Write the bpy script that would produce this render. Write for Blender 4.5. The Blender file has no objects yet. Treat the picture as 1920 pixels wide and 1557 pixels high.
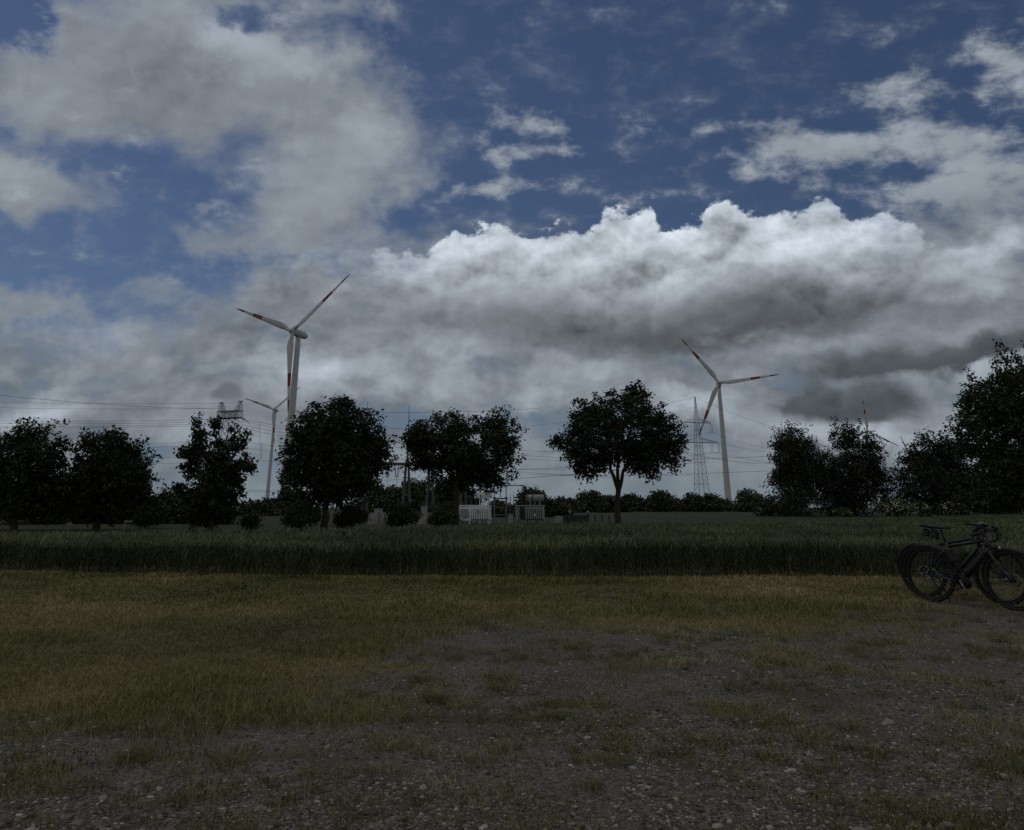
import bpy, bmesh, math, random
import numpy as np
from mathutils import Vector, Matrix

SC = bpy.context.scene
COL = SC.collection
R = math.radians

# ------------------------------------------------------------------ camera
F_PX, PX0, PY0 = 1400.0, 960.0, 514.0          # focal length and principal point of the photograph (1920 wide)
PITCH, CAM_H = R(17.36), 1.22
cd = bpy.data.cameras.new('camera')
cam = bpy.data.objects.new('camera', cd)
COL.objects.link(cam)
cam.location = (0, 0, CAM_H)
cam.rotation_euler = (R(90) + PITCH, 0, 0)
cd.sensor_fit = 'HORIZONTAL'; cd.sensor_width = 36; cd.lens = 36 * F_PX / 1920
cd.shift_y = -(778.5 - PY0) / 1920
cd.clip_start = 0.1; cd.clip_end = 6000
SC.camera = cam

CP, SP = math.cos(PITCH), math.sin(PITCH)
def ray(px, py):
    a, b = (px - PX0) / F_PX, (PY0 - py) / F_PX
    return Vector((a, CP - b * SP, SP + b * CP))
def at(px, py, Y):
    """the point seen at that place of the photograph, Y metres ahead"""
    d = ray(px, py); return Vector((0, 0, CAM_H)) + d * (Y / d.y)
def on_z(px, py, z=0.0):
    d = ray(px, py); return Vector((0, 0, CAM_H)) + d * ((z - CAM_H) / d.z)
def ppm(py, Y):
    """pixels per metre sideways at that row and distance"""
    b = (PY0 - py) / F_PX
    return F_PX * (CP - b * SP) / Y

# ------------------------------------------------------------------ light
SUN_EL, SUN_AZ = R(60), R(-62)                  # high, to the left and a little ahead, behind cloud
EXPO = -1.7
SC.view_settings.view_transform = 'Standard'
SC.view_settings.look = 'None'
SC.view_settings.exposure = EXPO
SC.view_settings.gamma = 1.0
ld = bpy.data.lights.new('sun', 'SUN'); ld.energy = 1.0; ld.angle = R(20); ld.color = (1.0, 0.93, 0.82)
sun = bpy.data.objects.new('sun', ld); COL.objects.link(sun)
sd = Vector((math.sin(SUN_AZ) * math.cos(SUN_EL), math.cos(SUN_AZ) * math.cos(SUN_EL), math.sin(SUN_EL)))
sun.rotation_euler = (-sd).to_track_quat('-Z', 'Y').to_euler()

world = bpy.data.worlds.new('World'); SC.world = world; world.use_nodes = True
WT = world.node_tree
class Net:
    def __init__(s, t): s.t = t
    def new(s, k, **kw):
        n = s.t.nodes.new(k)
        for a, v in kw.items(): setattr(n, a, v)
        return n
    def put(s, sock, v):
        if isinstance(v, bpy.types.NodeSocket): s.t.links.new(v, sock)
        else: sock.default_value = v
    def m(s, op, a, b=0.0, c=0.0, clamp=False):
        n = s.new('ShaderNodeMath', operation=op, use_clamp=clamp)
        for i, v in enumerate((a, b, c)): s.put(n.inputs[i], v)
        return n.outputs[0]
    def v(s, op, a, b=(0, 0, 0), out=0):
        n = s.new('ShaderNodeVectorMath', operation=op)
        s.put(n.inputs[0], a); s.put(n.inputs[1], b)
        return n.outputs[out]
    def scale(s, a, k):
        n = s.new('ShaderNodeVectorMath', operation='SCALE'); s.put(n.inputs[0], a); s.put(n.inputs['Scale'], k); return n.outputs[0]
    def xyz(s, x, y, z=0.0):
        n = s.new('ShaderNodeCombineXYZ')
        for i, v in enumerate((x, y, z)): s.put(n.inputs[i], v)
        return n.outputs[0]
    def sep(s, a):
        n = s.new('ShaderNodeSeparateXYZ'); s.put(n.inputs[0], a); return n.outputs
    def noise(s, vec, scale, detail=6, rough=.55, lac=2.0, dim='2D', out=0, dist=0.0):
        n = s.new('ShaderNodeTexNoise', noise_dimensions=dim)
        s.put(n.inputs['Vector'], vec)
        for k, v in (('Scale', scale), ('Detail', detail), ('Roughness', rough), ('Lacunarity', lac), ('Distortion', dist)): s.put(n.inputs[k], v)
        return n.outputs[out]
    def ramp(s, v, lo, hi, a=0.0, b=1.0, smooth=True):
        n = s.new('ShaderNodeMapRange', interpolation_type='SMOOTHSTEP' if smooth else 'LINEAR')
        for k, x in zip(range(5), (v, lo, hi, a, b)): s.put(n.inputs[k], x)
        return n.outputs[0]
    def mix(s, f, a, b, kind='MIX'):
        n = s.new('ShaderNodeMix', data_type='RGBA', blend_type=kind)
        s.put(n.inputs[0], f)
        for i, v in ((6, a), (7, b)): s.put(n.inputs[i], v if not isinstance(v, tuple) or len(v) == 4 else v + (1,))
        return n.outputs[2]
    def stops(s, v, pts):
        n = s.new('ShaderNodeValToRGB'); s.put(n.inputs[0], v); e = n.color_ramp.elements
        while len(e) < len(pts): e.new(.5)
        for i, (p, c) in enumerate(pts): e[i].position = p; e[i].color = c + (1,) if len(c) == 3 else c
        return n.outputs[0]
    def curve(s, x, pts, lo, hi):
        """a smooth function through pts, for x in lo..hi; returns the value itself"""
        ys = [p[1] for p in pts]; y0, y1 = min(ys) - .01, max(ys) + .01
        n = s.new('ShaderNodeFloatCurve'); s.put(n.inputs['Value'], s.ramp(x, lo, hi, smooth=False))
        c = n.mapping.curves[0]; P = [((px - lo) / (hi - lo), (py - y0) / (y1 - y0)) for px, py in pts]
        while len(c.points) < len(P): c.points.new(.5, .5)
        for p, q in zip(c.points, P): p.location = q
        n.mapping.update()
        return s.m('MULTIPLY_ADD', n.outputs[0], y1 - y0, y0)
    def blob(s, vec, c, rx, ry, rot=0.0, w=1.0, edge=1.0):
        if abs(rot) > R(7):
            n = s.new('ShaderNodeMapping', vector_type='TEXTURE'); s.put(n.inputs[0], vec)
            n.inputs['Location'].default_value = (c[0], c[1], 0); n.inputs['Rotation'].default_value = (0, 0, rot); n.inputs['Scale'].default_value = (rx, ry, 1e9)
            e = n.outputs[0]
        else:
            n = s.new('ShaderNodeVectorMath', operation='MULTIPLY_ADD'); s.put(n.inputs[0], vec)
            n.inputs[1].default_value = (1 / rx, 1 / ry, 0); n.inputs[2].default_value = (-c[0] / rx, -c[1] / ry, 0); e = n.outputs[0]
        return s.ramp(s.v('LENGTH', e, out=1), 1.0 - edge, 1.0, w, 0.0)
    def addup(s, L, op='ADD'):
        r = L[0]
        for x in L[1:]: r = s.m(op, r, x)
        return r

W = Net(WT)
# the sky is described on a stereographic chart of the directions, centred 20 degrees above the horizon ahead
SKF, SKU = Vector((0, math.cos(R(20)), math.sin(R(20)))), Vector((0, -math.sin(R(20)), math.cos(R(20))))
def chart(px, py):
    d = ray(px, py).normalized(); k = 2 / (1 + d.dot(SKF)); return (d.x * k, d.dot(SKU) * k)
def sky_world():
    K = 1.0 / (0.1 * 2 ** EXPO)
    PX = 1 / 1400.0
    d = W.new('ShaderNodeTexCoord').outputs['Generated']
    den = W.m('DIVIDE', 2.0, W.m('MAXIMUM', W.m('ADD', 1.0, W.v('DOT_PRODUCT', d, tuple(SKF), 1)), .05))
    qx = W.m('MULTIPLY', W.v('DOT_PRODUCT', d, (1, 0, 0), 1), den)
    qy = W.m('MULTIPLY', W.v('DOT_PRODUCT', d, tuple(SKU), 1), den)
    q = W.xyz(qx, qy)
    nish = W.new('ShaderNodeTexSky', sky_type='NISHITA', sun_disc=False, sun_elevation=SUN_EL, sun_rotation=SUN_AZ,
                 air_density=1.0, dust_density=0.3, ozone_density=4.0)
    blue = W.mix(1.0, nish.outputs[0], BLUE_TINT, 'MULTIPLY')
    # coarse, middle and fine billows
    n1c = W.noise(q, 5.0, 4, .55, out=1)
    n1 = W.sep(n1c)[0]
    n2c = W.noise(q, 24.0, 5, .6, out=1)
    n3 = W.noise(W.xyz(W.m('MULTIPLY', qx, .6), qy), 26.0, 7, .62)
    warp = lambda a, b: W.v('ADD', q, W.v('ADD', W.scale(W.v('SUBTRACT', n1c, (.5, .5, .5)), a), W.scale(W.v('SUBTRACT', n2c, (.5, .5, .5)), b)))
    qa, qb = warp(.12, .05), warp(.045, .010)
    last = [0.0]
    def field(vec, L, edge=1.0):
        """sum of soft ellipses; each waits for the one before it, which keeps the shader's stack small"""
        vx, vy, _ = W.sep(vec); acc = None
        for x, y, rx, ry, rot, w in L:
            b = W.blob(W.xyz(vx, vy, last[0]), chart(x, y), rx * PX, ry * PX, R(rot), w, edge)
            acc = last[0] = b if acc is None else W.m('ADD', acc, b)
        return acc
    alpha = lambda f, n, amp, lo, hi: W.ramp(W.m('MULTIPLY_ADD', W.m('SUBTRACT', n, .5), amp, f), lo, hi)
    def grey(v, tint=(.89, 1.0, 1.13)): return W.scale(W.xyz(*[W.m('MULTIPLY', v, t) for t in tint]), K)
    # rounded billows and how far each is lit from above, shared by all the heaped clouds
    def puff(vec):
        n = W.new('ShaderNodeTexVoronoi', feature='F1', voronoi_dimensions='2D'); W.put(n.inputs['Vector'], vec)
        for k, v in (('Scale', 9.0), ('Detail', 4.0), ('Roughness', .5), ('Lacunarity', 2.25)): n.inputs[k].default_value = v
        return W.m('SUBTRACT', .95, n.outputs['Distance'])
    qv = W.v('MULTIPLY', qb, (1, 1.3, 1))
    nl = puff(qv)
    lit = W.m('SUBTRACT', nl, puff(W.v('ADD', qv, (-.006, .016, 0))))
    n3c, n1d = W.m('SUBTRACT', n3, .5), W.m('SUBTRACT', n1, .5)
    # --- soft grey cloud at the upper left
    fa = field(qa, SOFT)
    aa = W.m('MULTIPLY', alpha(fa, n3, .85, -.08, .78), .97)
    va = W.m('ADD', W.m('ADD', W.m('MULTIPLY', n1d, .09), .285), field(qa, SOFT_LIGHT))
    va = W.m('ADD', va, W.m('MULTIPLY_ADD', n3c, .06, W.m('MULTIPLY', lit, .07)))
    va = W.m('MULTIPLY_ADD', W.ramp(aa, .25, .95), -.03, va)
    c = W.mix(aa, blue, grey(va))
    # --- small bright wisps at the right and in the middle
    fb = field(qb, WISP)
    ab = W.m('MULTIPLY', alpha(fb, n3, 2.0, .15, .95), .94)
    vb = W.m('MULTIPLY_ADD', n3c, .26, .33)
    c = W.mix(ab, c, grey(vb))
    # --- the broken grey deck that fills the lower sky
    x0, x1 = -.78, .78
    crv = lambda x, pts: W.curve(x, [(chart(a, b)[0], chart(a, b)[1]) for a, b in pts], x0, x1)
    sa = W.sep(qa); sb = W.sep(qb)
    dd = W.m('SUBTRACT', crv(sa[0], DECK_TOP), sa[1])
    ad = alpha(dd, n3, .11, -.05, .06)
    nd = W.noise(W.xyz(sb[0], W.m('MULTIPLY', sb[1], 1.9)), 7.5, 6, .55)
    vd = W.m('ADD', .238, field(qa, DECK_LIGHT))
    vd = W.m('MULTIPLY', vd, W.m('ADD', W.m('MULTIPLY_ADD', W.m('SUBTRACT', nd, .5), 1.25, 1.0), W.m('MULTIPLY_ADD', n3c, .30, W.m('MULTIPLY', lit, .5))))
    vd = W.m('MAXIMUM', vd, .07)
    cd_ = grey(vd)
    thin = W.m('MULTIPLY', W.ramp(W.m('MULTIPLY_ADD', W.m('SUBTRACT', nd, .5), -2.6, field(qa, DECK_THIN)), .1, 1.0), .85)
    cd_ = W.mix(thin, cd_, tuple(K * x for x in (.118, .17, .235)))
    low = W.ramp(qy, chart(960, 950)[1], chart(960, 790)[1], .7, 0.0)
    cd_ = W.mix(low, cd_, tuple(K * x for x in (.168, .212, .248)))
    c = W.mix(ad, c, cd_)
    # --- heaped banks: a lumpy top edge, a soft base, brightness falling from top to base
    def bank(c, top_pts, base_pts, side_blobs, ramp_, lit_k, lump=.036, crisp=.012, tint=(.93, 1.0, 1.09), light=None, strength=1.0):
        top, base = crv(sb[0], top_pts), crv(sa[0], base_pts)
        dep = W.m('MULTIPLY_ADD', W.m('SUBTRACT', nl, .5), lump, W.m('SUBTRACT', top, sb[1]))
        edge = W.m('MULTIPLY_ADD', W.m('SUBTRACT', field(qb, side_blobs), .5), .12, W.m('MULTIPLY', n3c, .08))
        ac = W.m('MULTIPLY', W.ramp(W.m('MULTIPLY_ADD', n3c, .045, dep), -.001, crisp), W.ramp(edge, -.04, .05))
        t = W.m('DIVIDE', dep, W.m('MAXIMUM', W.m('SUBTRACT', top, base), .02))
        tt = W.m('ADD', t, W.m('ADD', W.m('MULTIPLY', W.m('SUBTRACT', nl, .5), -.12), W.m('MULTIPLY_ADD', n1d, -.28, W.m('MULTIPLY', n3c, -.06))))
        v = W.m('ADD', W.stops(tt, [(p, (x,) * 3) for p, x in ramp_]), W.m('MULTIPLY', lit, W.ramp(t, .2, .95, lit_k, lit_k * .09)))
        if light: v = W.m('ADD', v, field(qb, light))
        v = W.m('MAXIMUM', v, .06)
        fade = W.ramp(W.m('MULTIPLY_ADD', n1d, .4, t), .92, 1.25, 1.0, 0.0)
        return W.mix(W.m('MULTIPLY', W.m('MULTIPLY', ac, fade), strength), c, grey(v, tint))
    for bk in BANKS: c = bank(c, *bk)
    c = bank(c, CUM_TOP, CUM_BASE, CUM_SIDE, [(0.0, .72), (.12, .60), (.36, .48), (.56, .35), (.72, .23), (.84, .135), (.97, .105)], .52, crisp=.008, tint=(.90, 1.0, 1.11), light=CUM_LIGHT)
    # overhead and behind the viewer: unseen, nearly closed grey cloud, added to brighten and neutralise the ground light
    nb = W.noise(d, 2.2, 4, .55, dim='3D')
    off = W.ramp(W.v('LENGTH', q, out=1), .80, 1.15)
    ov = W.m('MULTIPLY', off, W.ramp(nb, .36, .52))
    c = W.mix(ov, c, grey(W.m('MULTIPLY_ADD', W.m('SUBTRACT', nb, .5), .5, OVERHEAD), (1.0, 1.0, 1.02)))
    bg = WT.nodes['Background']; bg.inputs[1].default_value = 0.1
    W.put(bg.inputs[0], c)
    world.cycles.sampling_method = 'NONE'
OVERHEAD = .26
BLUE_TINT = (1.10, 1.10, 1.22)
SOFT = [(330, 90, 380, 180, 0, .9), (110, 170, 260, 140, 5, .7), (560, 180, 270, 130, -8, .8), (280, 230, 280, 100, -12, .5), (660, 290, 250, 120, 10, .85),
        (560, 380, 220, 80, 8, .6), (420, 440, 160, 55, 5, .5), (640, 430, 160, 60, 0, .6), (40, 370, 190, 75, -20, .9), (20, 320, 130, 70, -10, .5),
        (20, 565, 180, 45, -3, .7), (130, 590, 170, 38, -3, .5), (650, 25, 120, 50, -10, .5), (790, 330, 120, 45, 25, .35), (380, 372, 60, 16, 12, .4), (300, 545, 90, 30, 0, .45),
        (475, 55, 120, 38, -5, -.55), (30, 65, 70, 60, 0, -.9), (700, 60, 60, 50, 0, -.25), (620, 200, 60, 30, 0, -.2)]
SOFT_LIGHT = [(490, 100, 210, 60, -20, .13), (310, 140, 190, 70, -10, -.055), (400, 240, 330, 80, 0, -.03), (700, 255, 90, 50, 0, .09), (610, 330, 240, 80, 8, .05), (30, 335, 80, 45, 0, .09), (100, 130, 90, 90, 0, .03), (200, 20, 130, 50, 0, .03)]
WISP = [(1000, 240, 120, 35, 5, .75), (1010, 285, 150, 35, -3, .75), (980, 350, 150, 36, 4, .75), (900, 365, 90, 30, 0, .4), (1340, 240, 70, 26, 0, .6), (1450, 250, 110, 40, 0, .6),
        (1600, 280, 260, 62, 6, .85), (1480, 290, 170, 35, -3, .5), (1690, 175, 160, 48, -8, .62), (1830, 290, 170, 100, -30, .75), (1900, 120, 110, 80, 30, .9), (1700, 360, 160, 40, 0, .6),
        (1880, 380, 190, 85, 0, .8), (1255, 312, 70, 26, 0, .5), (1235, 238, 50, 26, 0, .42), (1155, 300, 60, 18, 10, .3), (1430, 330, 130, 26, 5, .4),
        (1000, 205, 90, 22, 0, .35), (1185, 206, 30, 12, 0, .3), (1560, 340, 120, 30, 5, .4), (1250, 3, 60, 18, 0, .3), (1200, 110, 500, 110, 0, -.35)]
DECK_TOP = [(-120, 560), (100, 600), (250, 590), (380, 560), (480, 520), (560, 455), (700, 455), (900, 470), (1200, 470), (1500, 470), (1640, 440), (1760, 395), (1900, 370), (2050, 370)]
DECK_LIGHT = [(600, 690, 260, 75, 0, .14), (700, 600, 220, 60, 0, .02), (420, 620, 190, 40, 8, -.035), (540, 580, 200, 50, 0, -.04), (60, 755, 190, 50, -6, .15), (100, 640, 160, 50, 0, .04),
              (330, 755, 150, 60, 0, -.02), (880, 690, 120, 60, 0, .10), (1000, 720, 80, 90, -20, .08), (1440, 618, 150, 36, 7, .16), (1280, 765, 130, 55, 0, .17), (1620, 815, 260, 50, 0, .11),
              (1860, 700, 170, 45, 12, .09), (1880, 490, 150, 95, 0, .20), (1760, 560, 120, 50, 0, .10), (1250, 690, 200, 40, 0, -.05), (960, 610, 420, 50, 0, -.02), (620, 480, 80, 40, 0, .12), (1100, 680, 140, 40, 0, .05), (1880, 800, 160, 50, 0, .08)]
DECK_THIN = [(320, 540, 140, 50, 5, .6), (740, 775, 170, 50, 0, .75), (930, 775, 180, 70, 0, .75), (1110, 780, 140, 70, 0, .55), (30, 715, 130, 36, 0, .55), (220, 700, 160, 40, 0, .4), (1200, 840, 220, 60, 0, .6), (400, 850, 260, 60, 0, .6), (1330, 610, 70, 20, 0, .5), (1820, 900, 200, 60, 0, .5)]
BANKS = [
    # small dark heap low at the left, bright rimmed
    ([(-100, 790), (20, 785), (50, 772), (75, 766), (105, 775), (150, 790), (300, 800)], [(-100, 830), (75, 825), (300, 830)], [(75, 800, 110, 60, 0, 1.5)], [(0.0, .15), (.3, .12), (1.0, .13)], .06, .02, .012, (.86, 1.0, 1.14), None, .85),
    ([(250, 760), (385, 740), (410, 722), (432, 714), (452, 726), (480, 745), (600, 760)], [(250, 775), (430, 765), (600, 775)], [(430, 738, 75, 42, 0, 1.5)], [(0.0, .15), (.3, .11), (1.0, .14)], .06, .02, .02, (.88, 1.0, 1.12), None, .75),
    # long dark streak and the dark heap below it at the right
    ([(1300, 720), (1480, 660), (1560, 618), (1640, 604), (1750, 600), (1850, 572), (1930, 560), (2050, 540)], [(1300, 730), (1480, 700), (1600, 712), (1700, 690), (1800, 660), (1920, 625), (2050, 590)], [(1740, 650, 330, 110, 8, 1.6)], [(0.0, .22), (.2, .15), (.5, .10), (.9, .085)], .14, .03, .03, (.86, 1.0, 1.13), [(1600, 640, 40, 40, 0, .08)]),
    ([(1250, 790), (1375, 768), (1392, 742), (1420, 728), (1470, 712), (1560, 690), (1680, 690), (1760, 740), (1900, 780)], [(1250, 800), (1400, 785), (1520, 790), (1650, 792), (1760, 775), (1900, 790)], [(1560, 745, 230, 80, 0, 1.7)], [(0.0, .17), (.25, .11), (.6, .088), (.95, .085)], .10, .03, .016, (.86, 1.0, 1.13), [(1580, 720, 40, 26, 0, .07)])]
CUM_TOP = [(-100, 760), (450, 720), (560, 480), (610, 448), (650, 470), (720, 462), (800, 452), (850, 424), (910, 416), (960, 402), (1020, 404), (1085, 412), (1125, 392), (1160, 374), (1212, 366), (1228, 396),
           (1268, 412), (1308, 402), (1330, 376), (1395, 358), (1480, 364), (1542, 348), (1590, 370), (1650, 370), (1700, 404), (1750, 436), (1850, 470), (2000, 520)]
CUM_BASE = [(-100, 800), (450, 770), (600, 590), (800, 605), (1000, 625), (1200, 630), (1400, 610), (1550, 596), (1700, 570), (1850, 560), (2000, 600)]
CUM_SIDE = [(1230, 500, 740, 280, 0, 1.6)]
CUM_LIGHT = [(800, 570, 430, 110, 0, .11), (900, 500, 260, 40, 0, -.02), (1290, 445, 50, 60, 60, .13), (1375, 430, 80, 55, -30, -.15), (1190, 500, 120, 50, 0, -.04), (1490, 470, 150, 50, 10, .16), (1640, 450, 120, 50, -30, .10),
             (850, 465, 80, 40, 20, .06), (1060, 470, 70, 45, 0, -.05), (1480, 548, 340, 45, 0, -.035), (1720, 520, 90, 40, 0, .05), (1130, 440, 60, 40, 0, .03)]
sky_world()
SC.render.engine = 'CYCLES'
SC.cycles.use_denoising = False
SC.cycles.max_bounces = 6

# ------------------------------------------------------------------ helpers
RNG = np.random.default_rng(7)
class MB:
    """collects tubes, boxes, lathes and quads and links them as ONE mesh object"""
    def __init__(s): s.v, s.f, s.n, s.a = [], [], 0, []
    def add(s, v, faces, m=0, att=None):
        v = np.asarray(v, float).reshape(-1, 3); s.v.append(v)
        for f in faces:
            f = np.asarray(f, np.int64)
            if f.ndim == 1: f = f[None]
            s.f.append((f + s.n, m))
        s.n += len(v)
        if att is not None: s.a.append(np.broadcast_to(np.asarray(att, float), (len(v),)))
        return s
    def tube(s, pts, r, n=8, m=0, caps=True):
        P = np.array([tuple(p) for p in pts], float); k = len(P)
        rr = np.broadcast_to(np.asarray(r, float), (k,))
        T = np.gradient(P, axis=0); T /= np.linalg.norm(T, axis=1)[:, None] + 1e-12
        ref = np.array([0, 0, 1.]) if abs(T[:, 2]).mean() < .8 else np.array([1., 0, 0])
        B = np.cross(T, ref); B /= np.linalg.norm(B, axis=1)[:, None] + 1e-12
        N = np.cross(B, T)
        a = np.arange(n) * 2 * math.pi / n
        ring = (np.cos(a)[None, :, None] * B[:, None] + np.sin(a)[None, :, None] * N[:, None]) * rr[:, None, None] + P[:, None]
        i, j = np.meshgrid(np.arange(k - 1), np.arange(n), indexing='ij'); j2 = (j + 1) % n
        q = np.stack([i * n + j, i * n + j2, (i + 1) * n + j2, (i + 1) * n + j], -1).reshape(-1, 4)
        fs = [q]
        if caps: fs += [np.arange(n)[::-1], np.arange(n) + (k - 1) * n]
        return s.add(ring.reshape(-1, 3), fs, m)
    def box(s, c, size, m=0, rz=0.0, M=None, bevel=0.0):
        x, y, z = [h / 2 for h in size]
        if bevel:
            b = min(bevel, x * .45, y * .45, z * .45); v, f = [], []
            for sz in (-1, 1):
                v += [(x - b, -y, sz * (z - b)), (x, -y + b, sz * (z - b)), (x, y - b, sz * (z - b)), (x - b, y, sz * (z - b)), (-x + b, y, sz * (z - b)), (-x, y - b, sz * (z - b)), (-x, -y + b, sz * (z - b)), (-x + b, -y, sz * (z - b))]
            for sz in (-1, 1): v += [(x - b, -y + b, sz * z), (x - b, y - b, sz * z), (-x + b, y - b, sz * z), (-x + b, -y + b, sz * z)]
            f += [(i, (i + 1) % 8, 8 + (i + 1) % 8, 8 + i) for i in range(8)] + [(19 + 1, 21, 22, 23), (19, 18, 17, 16)]
            for o, t, fl in ((0, 16, 0), (8, 20, 1)):
                for q in ((1, 2, t + 1, t), (3, 4, t + 2, t + 1), (5, 6, t + 3, t + 2), (7, 0, t, t + 3)):
                    w = [(o + a if a < 8 else a) for a in q]; f.append(tuple(w if fl else w[::-1]))
                for q in ((0, 1, t), (2, 3, t + 1), (4, 5, t + 2), (6, 7, t + 3)):
                    w = [(o + a if a < 8 else a) for a in q]; f.append(tuple(w if fl else w[::-1]))
        else:
            v = [(-x, -y, -z), (x, -y, -z), (x, y, -z), (-x, y, -z), (-x, -y, z), (x, -y, z), (x, y, z), (-x, y, z)]
            f = [(0, 3, 2, 1), (4, 5, 6, 7), (0, 1, 5, 4), (1, 2, 6, 5), (2, 3, 7, 6), (3, 0, 4, 7)]
        M = M or Matrix.Rotation(rz, 4, 'Z'); c = Vector(c)
        return s.add([tuple(M @ Vector(p) + c) for p in v], f, m)
    def lathe(s, prof, o=(0, 0, 0), axis=(0, 0, 1), n=16, m=0, caps=True):
        q = Vector(axis).normalized().to_track_quat('Z', 'Y').to_matrix(); a = np.arange(n) * 2 * math.pi / n; v = []
        for r, z in prof: v += [tuple(q @ Vector((r * math.cos(t), r * math.sin(t), z)) + Vector(o)) for t in a]
        k = len(prof); f = [(i * n + j, i * n + (j + 1) % n, (i + 1) * n + (j + 1) % n, (i + 1) * n + j) for i in range(k - 1) for j in range(n)]
        if caps: f += [tuple(range(n))[::-1], tuple(range((k - 1) * n, k * n))]
        return s.add(v, f, m)
    def build(s, name, mats, parent=None, smooth=False):
        mats = mats if isinstance(mats, (list, tuple)) else [mats]
        me = bpy.data.meshes.new(name); V = np.concatenate(s.v) if s.v else np.zeros((0, 3))
        me.vertices.add(len(V)); me.vertices.foreach_set('co', V.astype(np.float32).ravel())
        tot = np.concatenate([np.full(len(f), f.shape[1]) for f, m in s.f]); idx = np.concatenate([f.ravel() for f, m in s.f])
        mi = np.concatenate([np.full(len(f), m) for f, m in s.f])
        me.loops.add(len(idx)); me.loops.foreach_set('vertex_index', idx.astype(np.int32))
        me.polygons.add(len(tot)); me.polygons.foreach_set('loop_start', np.concatenate([[0], np.cumsum(tot)[:-1]]).astype(np.int32))
        me.polygons.foreach_set('material_index', mi.astype(np.int32))
        me.polygons.foreach_set('use_smooth', np.full(len(tot), bool(smooth)))
        if s.a:
            at_ = me.attributes.new('tint', 'FLOAT', 'POINT'); at_.data.foreach_set('value', np.concatenate(s.a).astype(np.float32))
        for m in mats: me.materials.append(m)
        me.update(calc_edges=True)
        o = bpy.data.objects.new(name, me); COL.objects.link(o)
        if parent is not None: o.parent = parent
        return o

def tag(o, label=None, cat=None, group=None, kind=None):
    for k, v in (('label', label), ('category', cat), ('group', group), ('kind', kind)):
        if v: o[k] = v
    return o
def thing(name, label, cat, loc=(0, 0, 0), rz=0.0, group=None):
    o = bpy.data.objects.new(name, None); COL.objects.link(o); o.empty_display_size = .2
    o.location = loc; o.rotation_euler = (0, 0, rz)
    return tag(o, label, cat, group)
def dup(o, parent=None):
    c = o.copy(); COL.objects.link(c)
    if parent is not None: c.parent = parent
    for ch in list(o.children): dup(ch, c)
    return c

def mat(name, color, rough=.7, metal=0.0, vary=.15, scale=4.0, bump=0.0, spec=.4, gen=False):
    """a principled surface whose colour wanders a little"""
    m = bpy.data.materials.new(name); m.use_nodes = True; t = Net(m.node_tree); b = m.node_tree.nodes['Principled BSDF']
    co = t.new('ShaderNodeTexCoord').outputs['Object']
    n = t.noise(co, scale, 5, .6, dim='3D')
    f = t.ramp(n, .25, .75, 1 - vary, 1 + vary, smooth=False)
    t.put(b.inputs['Base Color'], t.scale(t.xyz(*color), f))
    t.put(b.inputs['Roughness'], t.ramp(n, .2, .8, max(rough - .08, 0), min(rough + .08, 1), smooth=False))
    b.inputs['Metallic'].default_value = metal; b.inputs['Specular IOR Level'].default_value = spec
    if bump:
        bp = t.new('ShaderNodeBump'); bp.inputs['Strength'].default_value = bump; bp.inputs['Distance'].default_value = .02
        t.put(bp.inputs['Height'], t.noise(co, scale * 6, 4, .6, dim='3D')); t.put(b.inputs['Normal'], bp.outputs[0])
    return m
def leafy(name, stops, rough=.65, spec=.25, obj_var=.25):
    """foliage: each leaf or blade takes its place on the colour ramp from its own 'tint'"""
    m = bpy.data.materials.new(name); m.use_nodes = True; t = Net(m.node_tree); b = m.node_tree.nodes['Principled BSDF']
    a = t.new('ShaderNodeAttribute', attribute_name='tint').outputs['Fac']
    c = t.stops(a, stops)
    oi = t.new('ShaderNodeObjectInfo').outputs['Random']
    t.put(b.inputs['Base Color'], t.scale(c, t.ramp(oi, 0, 1, 1 - obj_var, 1 + obj_var, smooth=False)))
    b.inputs['Roughness'].default_value = rough; b.inputs['Specular IOR Level'].default_value = spec
    return m

def sstep(x, a, b):
    t = np.clip((np.asarray(x, float) - a) / (b - a), 0, 1); return t * t * (3 - 2 * t)
class Field2:
    """value noise on the plane, vectorised"""
    def __init__(s, seed): s.g = np.random.default_rng(seed).random((256, 256))
    def one(s, x, y):
        xi, yi = np.floor(x).astype(int), np.floor(y).astype(int); fx, fy = x - xi, y - yi
        fx, fy = fx * fx * (3 - 2 * fx), fy * fy * (3 - 2 * fy); g = lambda a, b: s.g[a & 255, b & 255]
        return (g(xi, yi) * (1 - fx) + g(xi + 1, yi) * fx) * (1 - fy) + (g(xi, yi + 1) * (1 - fx) + g(xi + 1, yi + 1) * fx) * fy
    def __call__(s, x, y, sc, oc=4, p=.5):
        r, a, w = 0.0, 1.0, 0.0
        for k in range(oc): r = r + a * s.one(np.asarray(x) * sc + 17.3 * k, np.asarray(y) * sc + 9.1 * k); w += a; a *= p; sc *= 2.03
        return r / w
FN, FN2, FN3 = Field2(1), Field2(2), Field2(3)

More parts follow.
